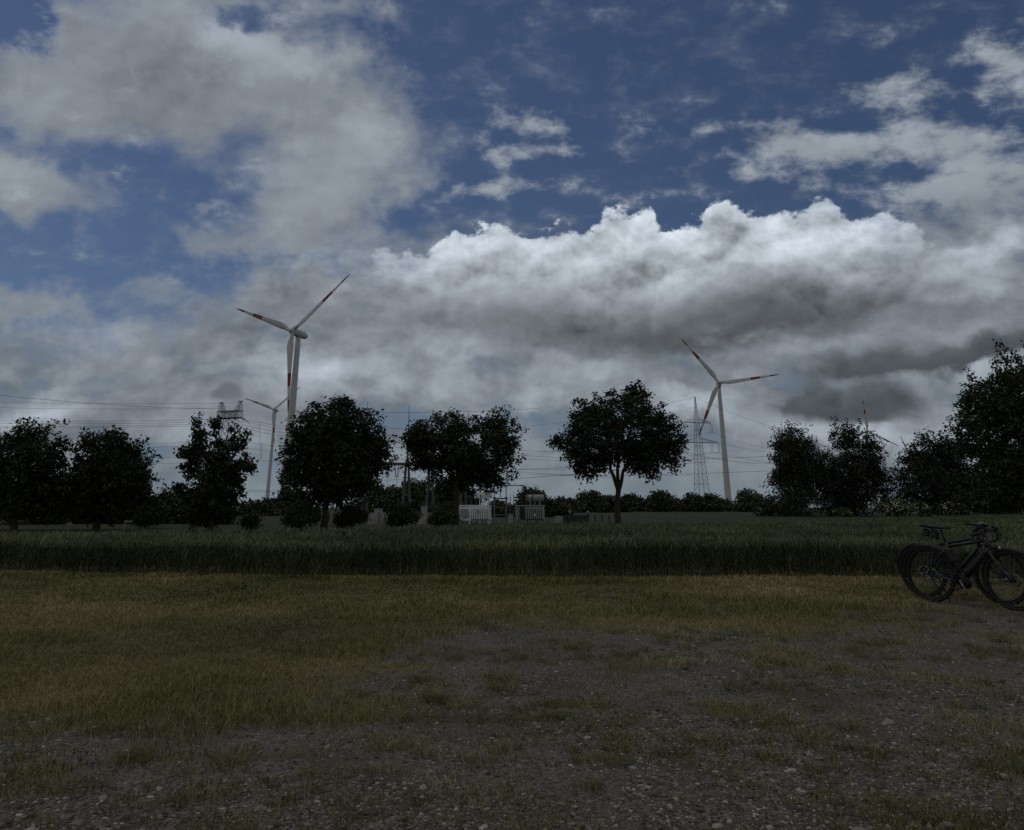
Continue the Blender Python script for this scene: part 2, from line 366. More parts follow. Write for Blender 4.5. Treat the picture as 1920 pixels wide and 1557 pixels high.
# ------------------------------------------------------------------ ground
def terrain(x, y):
    x, y = np.asarray(x, float), np.asarray(y, float)
    return -.35 * sstep(y, 28, 55) * sstep(x, -26, -12) * (1 - sstep(x, 14, 36)) + .05 * (FN(x, y, .35, 2) - .5) * (1 - sstep(y, 14, 20))
CROP_NEAR = [tuple(on_z(px, py))[:2] for px, py in ((-900, 1066), (0, 1074), (480, 1081), (960, 1085), (1500, 1087), (1920, 1088), (2800, 1092))]
CROP_FAR = [tuple(on_z(px, py, .6))[:2] for px, py in ((-900, 1000), (0, 996), (350, 994), (600, 990), (850, 985), (1150, 978), (1300, 974), (1500, 970), (1920, 964), (2600, 962))]
def yline(L, x):
    L = sorted(L); return np.interp(x, [p[0] for p in L], [p[1] for p in L])
# how much turf covers the stony ground: rows of the photograph at which the turf gives way, column by column
TURF_EDGE = [(-400, 1420), (0, 1395), (200, 1370), (420, 1340), (560, 1300), (700, 1250), (860, 1200), (960, 1185), (1150, 1165), (1350, 1175), (1500, 1185), (1620, 1165), (1750, 1150), (1920, 1140), (2300, 1135)]
_te = [on_z(a, b) for a, b in TURF_EDGE]
PATCHES = [(on_z(px, py), rx, ry, w) for px, py, rx, ry, w in (
    (1850, 1430, 1.1, .45, .75), (1900, 1390, .8, .6, .5), (150, 1440, .8, .3, .6), (330, 1430, .7, .25, .45), (1090, 1310, .35, .3, .8), (1350, 1330, .4, .3, .6), (650, 1330, .5, .3, .5), (1500, 1360, .6, .35, .5),
    (1250, 1440, .7, .3, .45), (560, 1480, .7, .25, .5), (900, 1400, .8, .3, .35), (1060, 1500, .45, .2, .6), (1700, 1270, 1.0, .5, .45), (980, 1270, .9, .5, .5), (760, 1500, .4, .2, .5), (1330, 1240, 1.2, .5, .55),
    (20, 1480, .6, .25, .4), (1600, 1500, .5, .25, .45), (1800, 1540, .6, .2, .5), (1500, 1220, 1.2, .4, .5), (1180, 1380, .5, .25, .4), (430, 1540, .4, .15, .5))]
def turf(x, y):
    x, y = np.asarray(x, float), np.asarray(y, float)
    u = x / np.maximum(y, .5)
    e = np.interp(u, [p.x / p.y for p in _te], [p.y for p in _te])
    n = FN(x, y, .55, 4, .6) - .5; n2 = FN2(x, y, 2.2, 3, .6) - .5
    t = sstep((y - e) / np.maximum(e, 1) + n * .75 + n2 * .45, -.30, .34)
    b = np.zeros_like(t)
    for p, rx, ry, w in PATCHES: b = np.maximum(b, w * np.exp(-(((x - p.x) / rx) ** 2 + ((y - p.y) / ry) ** 2)))
    return np.clip(np.maximum(t, b * sstep(n2 * 1.6 + .5, .2, .75)), 0, 1)
def ground_material():
    m = bpy.data.materials.new('stony_turf'); m.use_nodes = True; t = Net(m.node_tree); b = m.node_tree.nodes['Principled BSDF']
    g = t.new('ShaderNodeNewGeometry').outputs['Position']; x, y, z = t.sep(g)
    a = t.new('ShaderNodeAttribute', attribute_name='tint').outputs['Fac']
    n1, n2 = t.noise(g, 1.3, 6, .6, dim='3D'), t.noise(g, 60.0, 5, .65, dim='3D')
    vo = t.new('ShaderNodeTexVoronoi', feature='F1'); t.put(vo.inputs['Vector'], g); vo.inputs['Scale'].default_value = 55.0; vo.inputs['Detail'].default_value = 1.0
    vc = t.sep(vo.outputs['Color'])[0]
    stone = t.mix(vc, (.050, .045, .037), (.235, .215, .185))
    stone = t.mix(t.ramp(n2, .35, .7, 0, .8), stone, (.082, .072, .058))
    stone = t.mix(t.ramp(n1, .42, .68, 0, .8), stone, (.088, .075, .055))
    soil = t.mix(t.ramp(n2, .3, .7), (.095, .082, .040), (.20, .168, .082))
    c = t.mix(t.ramp(a, .15, .75), stone, soil)
    n5 = t.noise(g, .25, 8, .6, dim='3D'); n6 = t.noise(t.v('MULTIPLY', g, (1, .35, 1)), 3.0, 6, .65, dim='3D')
    mead = t.mix(t.ramp(n5, .35, .65), (.036, .052, .022), (.056, .068, .032))
    mead = t.mix(t.ramp(n6, .3, .7), mead, (.044, .052, .023))
    c = t.mix(t.ramp(y, 17, 21), c, mead)
    t.put(b.inputs['Base Color'], c); b.inputs['Roughness'].default_value = .9; b.inputs['Specular IOR Level'].default_value = .15
    bp = t.new('ShaderNodeBump'); bp.inputs['Strength'].default_value = .9; bp.inputs['Distance'].default_value = .012
    h = t.m('MULTIPLY_ADD', vo.outputs['Distance'], -.9, t.m('MULTIPLY', n2, .8))
    t.put(bp.inputs['Height'], h); t.put(b.inputs['Normal'], bp.outputs[0])
    return m
def build_ground():
    def axis(near, step, a, far):
        mid = np.arange(near[0], near[1], step); L, s = [mid[-1]], step
        while L[-1] < far: s *= a; L.append(L[-1] + s)
        K, s = [mid[0]], step
        while K[-1] > -far: s *= a; K.append(K[-1] - s)
        return np.concatenate([K[:0:-1], mid, L[1:]])
    X, Y = axis((-12, 12), .07, 1.16, 3500), axis((2.6, 17), .06, 1.14, 3500)
    gx, gy = np.meshgrid(X, Y); z = terrain(gx, gy)
    near = (np.abs(gx) < 14) & (gy > 1) & (gy < 18)
    z = z + near * ((FN2(gx, gy, 5, 3, .6) - .5) * .018 + (FN3(gx, gy, 16, 2) - .5) * .008)
    V = np.stack([gx, gy, z], -1).reshape(-1, 3); nx, ny = len(X), len(Y)
    i, j = np.meshgrid(np.arange(ny - 1), np.arange(nx - 1), indexing='ij')
    q = np.stack([i * nx + j, i * nx + j + 1, (i + 1) * nx + j + 1, (i + 1) * nx + j], -1).reshape(-1, 4)
    o = MB().add(V, [q], 0, np.where(near, turf(gx, gy), 1.0).ravel()).build('ground', ground_material(), smooth=True)
    tag(o, 'flat stony ground turning to turf towards the field', 'ground', kind='structure')
build_ground()
def gz(x, y): return terrain(x, y) + (FN2(x, y, 5, 3, .6) - .5) * .018 + (FN3(x, y, 16, 2) - .5) * .008

# blades as thin bent strips: root, bend, tip
def blades(B, x, y, z, h, w, lean, az, tint, bend=True):
    n = len(x); ca, sa = np.cos(az), np.sin(az); P = np.stack([x, y, z], 1)
    d = np.stack([ca * lean, sa * lean, np.ones(n)], 1) * h[:, None]
    fa = RNG.uniform(0, 2 * math.pi, n); s = np.stack([np.cos(fa), np.sin(fa), 0 * fa], 1) * w[:, None] * .5
    mid = P + d * np.array([.38, .38, .6]); tip = P + d * np.array([1.25, 1.25, .95])
    if bend:
        v = np.stack([P - s, P + s, mid + s * .8, mid - s * .8, tip], 1).reshape(-1, 3); k = np.arange(n) * 5
        B.add(v, [np.stack([k, k + 1, k + 2, k + 3], 1), np.stack([k + 3, k + 2, k + 4], 1)], 0, np.repeat(tint, 5))
    else:
        v = np.stack([P - s, P + s, tip], 1).reshape(-1, 3); k = np.arange(n) * 3
        B.add(v, [np.stack([k, k + 1, k + 2], 1)], 0, np.repeat(tint, 3))
def scatter(n, y0, y1, pad=1.0):
    """points over the visible wedge of the ground between two distances, thinned with distance"""
    y = y0 * (y1 / y0) ** RNG.random(n) if y0 > 0 else RNG.uniform(y0, y1, n)
    hw = y * .70 + pad; return RNG.uniform(-1, 1, n) * hw, y
def build_grass():
    B = MB()
    # matted turf
    x, y = scatter(520000, 2.7, 16.6); t = turf(x, y); edge = yline(CROP_NEAR, x)
    clump = FN2(x, y, 3.2, 3, .6); keep = (RNG.random(len(x)) < t * (.15 + 1.15 * clump)) & (y < edge + .3) & ((t > .25) | (clump > .56))
    x, y, t, cl = x[keep], y[keep], t[keep], clump[keep]; n = len(x)
    tall = sstep(FN(x, y, .8, 3), .42, .68)
    h = RNG.uniform(.016, .048, n) * (.8 + .9 * tall) * (.55 + .45 * sstep(y, 3.2, 6.5)) * (.7 + .5 * t); far = sstep(y, 6, 15)
    dry = np.clip(.5 + (FN3(x, y, .5, 4, .6) - .5) * 1.9 + RNG.normal(0, .16, n), 0, 1)
    blades(B, x, y, gz(x, y), h * (1 + .2 * far), RNG.uniform(.003, .006, n) * (1 + 1.6 * far), RNG.uniform(.2, 1.3, n), RNG.uniform(0, 6.283, n), dry)
    # taller seed stalks, thin and dry
    x, y = scatter(30000, 3.5, 16); t = turf(x, y); k = (RNG.random(len(x)) < t * sstep(FN(x, y, .8, 3), .45, .7)); x, y = x[k], y[k]; n = len(x)
    blades(B, x, y, gz(x, y), RNG.uniform(.05, .17, n), RNG.uniform(.002, .0035, n) * (1 + sstep(y, 6, 15)), RNG.uniform(.05, .5, n), RNG.uniform(0, 6.283, n), RNG.uniform(.65, 1, n))
    # thin worn grass creeping over the stones
    x, y = scatter(150000, 2.8, 13); k = (RNG.random(len(x)) < sstep(FN(x, y, 1.6, 4, .65), .40, .66) * (.35 + .65 * sstep(FN2(x, y, .5, 3), .35, .6))) & (turf(x, y) < .8); x, y = x[k], y[k]; n = len(x)
    blades(B, x, y, gz(x, y), RNG.uniform(.012, .042, n) * (.6 + .4 * sstep(y, 3.2, 6.5)), RNG.uniform(.002, .0045, n) * (1 + sstep(y, 6, 13)), RNG.uniform(.3, 1.6, n), RNG.uniform(0, 6.283, n), np.clip(RNG.normal(.28, .17, n), 0, 1))
    # tufts on the stones
    cx, cy = scatter(1900, 2.9, 11.5); k = (turf(cx, cy) < .6) & (RNG.random(len(cx)) < .12 + .7 * sstep(FN(cx, cy, 1.1, 3), .42, .64)); cx, cy = cx[k], cy[k]
    for a, b in zip(cx, cy):
        r = RNG.uniform(.03, .11); near = float(sstep(b, 3.2, 6.5)); n = int(RNG.uniform(30, 80) * (r / .07)); hs = RNG.uniform(.7, 1.3) * (.55 + .45 * near); tn = RNG.uniform(.02, .42); ang, rr = RNG.uniform(0, 6.283, n), r * np.sqrt(RNG.random(n))
        x, y = a + rr * np.cos(ang), b + rr * np.sin(ang)
        blades(B, x, y, gz(x, y), RNG.uniform(.03, .085, n) * hs, RNG.uniform(.002, .0042, n), .15 + rr / r * RNG.uniform(.5, 1.6, n), ang + RNG.normal(0, .5, n), np.clip(RNG.normal(tn, .17, n), 0, 1))
    # rank verge at the foot of the crop
    x = RNG.uniform(-16, 16, 52000); e = yline(CROP_NEAR, x); y = e + RNG.normal(-.28, .22, len(x)); k = FN(x, y, .9, 3) + .25 * RNG.random(len(x)) > .5; x, y = x[k], y[k]; n = len(x)
    blades(B, x, y, gz(x, y), RNG.uniform(.025, .085, n), RNG.uniform(.005, .010, n), RNG.uniform(.2, 1.1, n), RNG.uniform(0, 6.283, n), np.clip(RNG.normal(.62, .2, n) - .5 * sstep(FN2(x, y, .5, 2), .5, .7), 0, 1))
    m = leafy('turf_blades', [(0.0, (.085, .098, .029)), (.4, (.180, .170, .058)), (.75, (.285, .248, .10)), (1.0, (.42, .365, .19))], obj_var=0)
    tag(B.build('grass', m), 'short dry turf and tufts spread over the stony ground', 'grass', kind='stuff')
build_grass()
ICO = None
def build_gravel():
    bm = bmesh.new(); bmesh.ops.create_icosphere(bm, subdivisions=1, radius=1); v0 = np.array([v.co[:] for v in bm.verts]); f0 = np.array([[v.index for v in f.verts] for f in bm.faces]); bm.free()
    bm = bmesh.new(); bmesh.ops.create_icosphere(bm, subdivisions=2, radius=1); v1 = np.array([v.co[:] for v in bm.verts]); f1 = np.array([[v.index for v in f.verts] for f in bm.faces]); bm.free()
    B = MB()
    def put(n, y0, y1, r0, r1, vv, ff, pw):
        x, y = scatter(n, y0, y1); k = RNG.random(n) > turf(x, y) * 1.15; k &= RNG.random(n) < .25 + 1.3 * sstep(FN3(x, y, .9, 3, .6), .35, .62); x, y = x[k], y[k]; n = len(x)
        r = r0 + (r1 - r0) * RNG.random(n) ** pw; sx = np.stack([RNG.uniform(.7, 1.5, n), RNG.uniform(.7, 1.3, n), RNG.uniform(.35, .8, n)], 1) * r[:, None]
        a = RNG.uniform(0, 6.283, n); V = vv[None] * (1 + RNG.normal(0, .14, (n, len(vv), 1))) * sx[:, None]
        V = np.stack([V[..., 0] * np.cos(a)[:, None] - V[..., 1] * np.sin(a)[:, None], V[..., 0] * np.sin(a)[:, None] + V[..., 1] * np.cos(a)[:, None], V[..., 2]], -1)
        V += np.stack([x, y, gz(x, y) + sx[:, 2] * RNG.uniform(-.35, .35, n)], 1)[:, None]
        B.add(V.reshape(-1, 3), [(ff[None] + (np.arange(n) * len(vv))[:, None, None]).reshape(-1, 3)], 0, np.repeat(RNG.random(n), len(vv)))
    put(110000, 2.7, 11.5, .0035, .010, v0, f0, 1.5)
    put(30000, 2.7, 11, .006, .016, v0, f0, 2.0)
    put(600, 2.8, 11, .015, .030, v1, f1, 2.6)
    m = leafy('stone', [(0.0, (.052, .046, .038)), (.5, (.125, .113, .095)), (.85, (.25, .232, .20)), (1.0, (.44, .415, .37))], rough=.85, spec=.2, obj_var=0)
    tag(B.build('gravel', m), 'loose pale gravel scattered over the bare ground', 'gravel', kind='stuff')
build_gravel()

# ------------------------------------------------------------------ the cereal crop
def build_crop():
    B = MB(); H = .585
    def stems(x, y, z0, full):
        n = len(x); hh = H * (1 + .20 * (FN(x, y, .35, 4, .6) - .5) * 2 + RNG.normal(0, .06, n)); zb = terrain(x, y); tint = np.clip(.45 + (FN2(x, y, .35, 3) - .5) * .8 + RNG.normal(0, .13, n), 0, 1)
        wide = 1 + 1.2 * sstep(y, 18, 40)
        az = RNG.uniform(0, 6.283, n); ln = RNG.uniform(.0, .10, n)
        blades(B, x, y, zb + z0 * hh, hh * (1 - z0), np.full(n, .005) * wide, ln, az, tint * .8, bend=False)
        ex, ey = x + ln * hh * np.cos(az), y + ln * hh * np.sin(az)                    # the ear, with its awns
        blades(B, ex, ey, zb + hh * .86, hh * RNG.uniform(.15, .22, n), RNG.uniform(.012, .018, n) * wide, RNG.uniform(.1, .7, n), RNG.uniform(0, 6.283, n), np.clip(tint + .25, 0, 1))
        for k in range(3 if full else 2):
            zf = RNG.uniform(.12 if full else .62, .85, n)
            blades(B, x, y, zb + hh * zf, hh * RNG.uniform(.20, .34, n), RNG.uniform(.008, .014, n) * wide, RNG.uniform(.3, 1.3, n), RNG.uniform(0, 6.283, n), np.clip(tint - .1 + RNG.normal(0, .1, n), 0, 1))
    x = RNG.uniform(-17, 17, 16500); e = yline(CROP_NEAR, x); y = e + np.abs(RNG.normal(0, .5, len(x))) + (FN(x, x * 0, 1.1, 4, .6) - .5) * .7; k = x > -12.2 + RNG.normal(0, .3, len(x)); stems(x[k], y[k], 0.0, True)
    n = 62000; y = 15.5 * (80 / 15.5) ** RNG.random(n); x = RNG.uniform(-1, 1, n) * (y * .72 + 2); k = (y > yline(CROP_NEAR, x) + .4) & (y < yline(CROP_FAR, x) + (FN(x, y, .3, 3) - .5) * 2); x, y = x[k], y[k]; stems(x, y, .45, False)
    m = leafy('cereal_blades', [(0.0, (.020, .038, .016)), (.5, (.092, .118, .052)), (1.0, (.27, .275, .145))], obj_var=0, spec=.2)
    o = B.build('cereal_crop', m)
    tag(o, 'knee high green cereal crop standing in a dense band', 'crop', kind='stuff')
build_crop()

# ------------------------------------------------------------------ trees and shrubs
BARK = mat('bark', (.055, .045, .034), .9, vary=.35, scale=6, bump=.6, spec=.15)
LEAF_MAPLE = leafy('maple_leaves', [(0.0, (.014, .024, .008)), (.5, (.024, .038, .012)), (1.0, (.046, .060, .020))])
LEAF_GREY = leafy('willow_leaves', [(0.0, (.018, .026, .014)), (.5, (.030, .041, .023)), (1.0, (.052, .063, .038))])
LEAF_LIGHT = leafy('fresh_leaves', [(0.0, (.030, .048, .014)), (.5, (.056, .078, .024)), (1.0, (.095, .115, .036))])
LEAF_SHRUB = leafy('shrub_leaves', [(0.0, (.028, .042, .018)), (.5, (.050, .066, .030)), (1.0, (.085, .10, .05))])
BLOSSOM = mat('blossom', (.62, .60, .50), .8, vary=.2)
from mathutils import noise as mnoise

def crown(rng, lobes, n, leaf, per, spread_, gap=.30, gs=.9, droop=.3, shell=.72, wide=.62):
    """leaf quads gathered in sprigs that fill a union of ellipsoids; returns the mesh builder and the sprig centres"""
    L = np.array([tuple(c) + tuple(r) for c, r in lobes]); wgt = (L[:, 3] * L[:, 4] * L[:, 5]) ** (.72); wgt /= wgt.sum()
    P, O = [], []
    tries = 0
    while len(P) < n and tries < n * 8:
        tries += 1
        k = rng.choice(len(L), p=wgt); u = rng.normal(size=3); u /= np.linalg.norm(u)
        r = rng.uniform(.74, 1.04) if rng.random() < shell else rng.uniform(.15, .78)
        r *= 1 + .66 * mnoise.noise(Vector(u * 3.0) + Vector((k * 7.3, n * .37, 0))) + (.14 * rng.random() if rng.random() < .12 else 0)
        p = L[k, :3] + u * L[k, 3:] * r
        g = mnoise.noise(Vector(p * gs)) * .5 + .5
        if g < gap and r > .35: continue
        P.append(p); O.append(u)
    P, O = np.array(P), np.array(O)
    N = len(P) * per
    c = np.repeat(P, per, 0) + rng.normal(0, spread_, (N, 3)) * np.array([1, 1, .75])
    d = np.repeat(O, per, 0) * .6 + rng.normal(0, .7, (N, 3)); d[:, 2] -= droop; d /= np.linalg.norm(d, axis=1)[:, None]
    nn = rng.normal(0, .8, (N, 3)); nn[:, 2] += .9; s = np.cross(d, nn); s /= np.linalg.norm(s, axis=1)[:, None] + 1e-9
    ln = leaf * rng.uniform(.65, 1.3, N)[:, None]; w = ln * wide * .5
    nrm = np.cross(s, d); a = c - d * ln * .5; b = c + d * ln * .5
    l = c - d * ln * .08 + s * w + nrm * ln * .10; r_ = c - d * ln * .08 - s * w + nrm * ln * .10
    tint = np.clip(np.repeat(rng.normal(.45, .16, len(P)), per) + rng.normal(0, .16, N), 0, 1)
    B = MB(); k = np.arange(N) * 4
    B.add(np.stack([a, r_, b, l], 1).reshape(-1, 3), [np.stack([k, k + 1, k + 2, k + 3], 1)], 0, np.repeat(tint, 4))
    return B, P

def bent(a, b, rng, k=5, amt=.06, rise=0.0):
    a, b = np.array(a, float), np.array(b, float); L = np.linalg.norm(b - a); t = np.linspace(0, 1, k)[:, None]
    p = a + (b - a) * t; p[1:-1] += rng.normal(0, amt * L, (k - 2, 3)); p[:, 2] += (np.sin(t[:, 0] * math.pi) * rise * L); return p

def tree(name, label, cat, base, Y, lobes, n, leaf=.22, per=10, spread_=.26, trunk_px=10, stems=None, seed=1, group=None, matl=None, z0=None, twigs=60, depth=1.0, flowers=None, **kw):
    """base: foot of the trunk in the photograph (column, row ignored for height); lobes: (cx, cy, rx, ry) seen in the photograph"""
    n = int(n * 1.4); leaf *= 1.06; spread_ *= .74; per += 5; kw['gap'] = kw.get('gap', .3) + .03
    rng = np.random.default_rng(seed); bx = at(base[0], base[1], Y).x; bz = float(terrain(bx, Y)) if z0 is None else z0
    root = thing(name, label, cat, (bx, Y, bz), group=group); o = np.array([bx, Y, bz])
    L3 = []; tw = max(abs(l[0] - base[0]) + l[2] for l in lobes)
    for i, (cx, cy, rx, ry) in enumerate(lobes):
        k = ppm(cy, Y); yy = Y + (rng.uniform(-.5, .5) * (tw / k) * depth if i else 0) * .55
        c = np.array(at(cx, cy, yy)) - o; k = ppm(cy, yy); top, bot = at(cx, cy - ry, yy), at(cx, cy + ry, yy)
        rx, ry = rx * .93, ry * .93
        L3.append((c, (rx / k, min(rx, ry * 1.5) / k * (.8 + .5 * rng.random()) * depth, max((top.z - bot.z) / 2, .15))))
    B, P = crown(rng, L3, n, leaf, per, spread_, **kw)
    cr = B.build('crown', matl or LEAF_MAPLE, root)
    T = MB(); r0 = trunk_px / ppm(base[1], Y) / 2
    low = min(l[0][2] - l[1][2] for l in L3); mean = np.mean([l[0] for l in L3], 0)
    if stems is None:
        fork = np.array([mean[0] * .25, mean[1] * .2, max(low + .3 * (mean[2] - low), .5)]); forks = [fork]
        T.tube(bent((0, 0, -.1), fork, rng, 6, .018), np.linspace(r0 * 1.15, r0 * .72, 6), 9)
    else:
        f0, tops = stems; f0 = np.array(at(f0[0], f0[1], Y)) - o; forks = []
        T.tube(bent((0, 0, -.1), f0, rng, 5, .015), np.linspace(r0 * 1.15, r0 * .8, 5), 9)
        for sx, sy in tops:
            e = np.array(at(sx, sy, Y + rng.uniform(-.3, .3))) - o; forks.append(e)
            T.tube(bent(f0, e, rng, 5, .025), np.linspace(r0 * .72, r0 * .42, 5), 8)
    for c, r in L3:
        f = min(forks, key=lambda q: np.linalg.norm(q - c)); q = bent(f, c, rng, 6, .05, .05)
        T.tube(q, np.linspace(r0 * .45, r0 * .12, 6), 6)
    C = np.array([c for c, _ in L3])
    for p in P[rng.choice(len(P), min(twigs, len(P)), replace=False)] if twigs else ():
        c = C[np.argmin(((C - p) ** 2).sum(1))]
        T.tube(bent(c, p, rng, 4, .05, .06), np.linspace(r0 * .13, r0 * .035, 4), 4, caps=False)
    T.build('trunk', BARK, root)
    if flowers:
        nf, fs, szf = flowers; F = MB(); q = np.array([c for c, _ in L3]); rr = np.array([r for _, r in L3]); k = rng.integers(0, len(q), nf); u = rng.normal(size=(nf, 3)); u[:, 1] = -abs(u[:, 1]); u /= np.linalg.norm(u, axis=1)[:, None]
        for p in q[k] + u * rr[k] * 1.02:
            for j in range(4): F.lathe([(.2 * szf, 0), (szf, szf * .3), (.2 * szf, szf * .5)], tuple(p + rng.normal(0, fs, 3) * (1, .4, .5)), (rng.normal(0, .4), -.6, .8), 5)
        F.build('blossom', BLOSSOM, root)
    return root

def build_trees():
    row = 'broadleaf trees standing in a row behind the crop'
    tree('field_tree', 'wide dark tree with a leafy spiky top beside the thin wooden cross', 'tree', (24, 995), 44,
         [(62, 850, 62, 52), (106, 852, 22, 32), (15, 865, 45, 45), (85, 905, 55, 50), (-25, 890, 50, 55), (50, 935, 80, 42), (65, 815, 22, 28), (30, 820, 14, 24), (-60, 860, 60, 60)], 900, .20, 10, .24, 13, seed=11, group=row, gap=.36, gs=1.1)
    tree('field_tree', 'round dense tree whose low skirt of leaves touches the grass beside the small wooden frame', 'tree', (180, 993), 45,
         [(200, 850, 60, 38), (240, 868, 42, 40), (166, 872, 30, 40), (208, 900, 68, 46), (255, 895, 30, 30), (160, 928, 42, 38), (212, 938, 62, 40), (190, 962, 48, 18), (215, 822, 20, 16)], 900, .20, 10, .24, 13, seed=12, group=row, gap=.33, gs=1.1)
    tree('field_tree', 'narrow ragged tree with several pointed leaders in front of the tall line pylon', 'tree', (395, 988), 47,
         [(376, 818, 13, 32), (368, 852, 20, 16), (440, 838, 17, 36), (410, 842, 12, 26), (406, 872, 26, 30), (358, 882, 22, 13), (440, 882, 22, 32), (338, 914, 18, 8), (354, 930, 16, 12), (398, 912, 36, 40), (428, 930, 26, 30), (394, 958, 36, 26), (350, 848, 14, 10), (404, 800, 9, 20), (464, 816, 6, 14), (466, 850, 8, 10), (372, 788, 8, 10), (430, 806, 7, 12), (462, 878, 12, 16)], 760, .20, 10, .20, 10, seed=13, group=row, gap=.40, gs=1.3)
    tree('field_tree', 'largest dense dome shaped tree in front of the foot of the tall wind turbine', 'tree', (608, 990), 54,
         [(632, 800, 68, 48), (592, 825, 52, 48), (682, 825, 44, 50), (562, 865, 36, 42), (700, 862, 32, 42), (632, 862, 92, 58), (556, 892, 30, 28), (620, 905, 72, 36), (668, 902, 46, 34), (612, 932, 42, 18), (640, 762, 26, 18)], 1500, .22, 11, .27, 13, seed=14, group=row, gap=.24, gs=.9)
    tree('field_tree', 'broad flat topped tree with bare twigs on top standing by the white transformer', 'tree', (853, 985), 58,
         [(850, 808, 72, 32), (932, 808, 42, 38), (792, 822, 32, 36), (870, 842, 95, 38), (948, 848, 28, 46), (795, 865, 36, 32), (905, 878, 55, 32), (865, 898, 40, 26), (925, 895, 32, 22), (768, 830, 18, 16), (830, 868, 45, 26)], 1050, .23, 10, .27, 13, seed=15, group=row, gap=.37, gs=.85, twigs=140)
    tree('field_tree', 'forked two stemmed tree with a wide open crown standing alone', 'tree', (1158, 978), 64,
         [(1182, 758, 40, 36), (1112, 772, 40, 34), (1232, 792, 44, 36), (1150, 802, 74, 46), (1088, 812, 38, 36), (1058, 832, 22, 18), (1250, 832, 44, 42), (1190, 842, 74, 36), (1112, 860, 40, 32), (1212, 860, 58, 32), (1108, 882, 30, 16), (1080, 858, 26, 24), (1228, 886, 26, 16), (1200, 735, 18, 18), (1040, 826, 10, 10)], 1150, .25, 10, .29, 12, seed=16, group=row, gap=.38, gs=.8,
         stems=((1158, 936), ((1145, 862), (1176, 868), (1160, 860))), twigs=120)
    tree('field_tree', 'tall old tree towering over the scrub behind the parked bicycles', 'tree', (1900, 968), 78,
         [(1835, 770, 38, 42), (1888, 738, 46, 42), (1870, 800, 74, 64), (1940, 790, 90, 120), (1850, 850, 46, 36), (1885, 870, 60, 46), (1815, 740, 16, 22), (1908, 706, 22, 18), (1808, 800, 22, 26), (1960, 880, 60, 50), (1870, 915, 60, 36), (1930, 930, 60, 34), (1840, 940, 44, 26)], 1750, .30, 11, .36, 22, seed=17, gap=.32, gs=.6, twigs=110)
    # the copse on the far side of the field
    copse = 'trees and scrub of the copse at the edge of the crop'
    tree('willow', 'grey green drooping tree at the copse edge beside the wind turbine tower', 'tree', (1490, 966), 112,
         [(1488, 828, 38, 28), (1502, 868, 46, 40), (1472, 850, 30, 24), (1488, 905, 46, 38), (1500, 942, 50, 30), (1466, 890, 20, 20), (1530, 880, 30, 40)], 900, .42, 11, .52, 9, seed=21, group=copse, matl=LEAF_GREY, gap=.36, gs=.5, droop=.8, wide=.4, twigs=40)
    tree('willow', 'upright feathery tree beside the turbine blades that rise over the copse', 'tree', (1600, 966), 114,
         [(1588, 818, 30, 30), (1606, 858, 40, 38), (1634, 838, 22, 22), (1598, 905, 60, 46), (1648, 888, 34, 38), (1600, 945, 74, 26), (1558, 885, 26, 34), (1662, 935, 24, 34), (1570, 930, 40, 34)], 1000, .42, 11, .52, 9, seed=22, group=copse, matl=LEAF_GREY, gap=.34, gs=.5, droop=.7, wide=.4, twigs=40)
    tree('willow', 'low spreading grey tree under the tall old tree', 'tree', (1760, 964), 110,
         [(1758, 852, 54, 32), (1722, 872, 34, 32), (1742, 908, 56, 44), (1798, 905, 54, 44), (1768, 945, 86, 24), (1702, 925, 22, 32), (1790, 845, 30, 30), (1830, 930, 50, 36)], 1050, .42, 11, .52, 9, seed=23, group=copse, matl=LEAF_GREY, gap=.30, gs=.5, droop=.5, wide=.45, twigs=30)
    tree('scrub', 'pale grey fluffy scrub at the foot of the tall old tree', 'scrub', (1890, 964), 100, [(1890, 915, 42, 30), (1870, 945, 50, 24), (1930, 935, 40, 34), (1960, 900, 40, 40)], 420, .36, 11, .45, 5, seed=24, group=copse, matl=LEAF_GREY, gap=.28, gs=.6, twigs=10)
    tree('scrub', 'dark bush with a few pale flowers at the corner of the copse', 'scrub', (1440, 968), 112, [(1440, 952, 20, 17), (1462, 958, 20, 12), (1428, 962, 10, 8)], 200, .34, 10, .4, 4, seed=25, group=copse, matl=LEAF_SHRUB, gap=.25, twigs=6, flowers=(14, .2, .10))
    el = 'elder bushes in white flower along the copse'
    tree('elder_bush', 'widest elder bush thick with white flower heads', 'bush', (1682, 966), 104, [(1675, 955, 26, 13), (1700, 956, 20, 11), (1682, 948, 20, 10)], 150, .32, 10, .34, 4, seed=26, group=el, matl=LEAF_LIGHT, gap=.2, twigs=5, flowers=(85, .22, .085))
    tree('elder_bush', 'small elder bush with white flowers between the two larger ones', 'bush', (1728, 966), 105, [(1726, 956, 16, 11), (1736, 959, 12, 8)], 90, .32, 10, .34, 4, seed=27, group=el, matl=LEAF_LIGHT, gap=.2, twigs=5, flowers=(34, .22, .085))
    tree('elder_bush', 'elder bush with white flowers standing apart under the pale scrub', 'bush', (1788, 965), 103, [(1780, 955, 20, 12), (1800, 957, 16, 9)], 110, .32, 10, .34, 4, seed=28, group=el, matl=LEAF_LIGHT, gap=.2, twigs=5, flowers=(52, .22, .085))
    tree('elder_bush', 'lowest elder bush with hardly any white flowers under the feathery tree', 'bush', (1580, 968), 106, [(1576, 962, 12, 7), (1588, 964, 9, 5)], 60, .32, 9, .3, 3, seed=29, group=el, matl=LEAF_LIGHT, gap=.2, twigs=4, flowers=(16, .2, .08))
    # hedge and bushes behind the first trees
    hd = 'bushes of the thick hedge behind the row of trees'
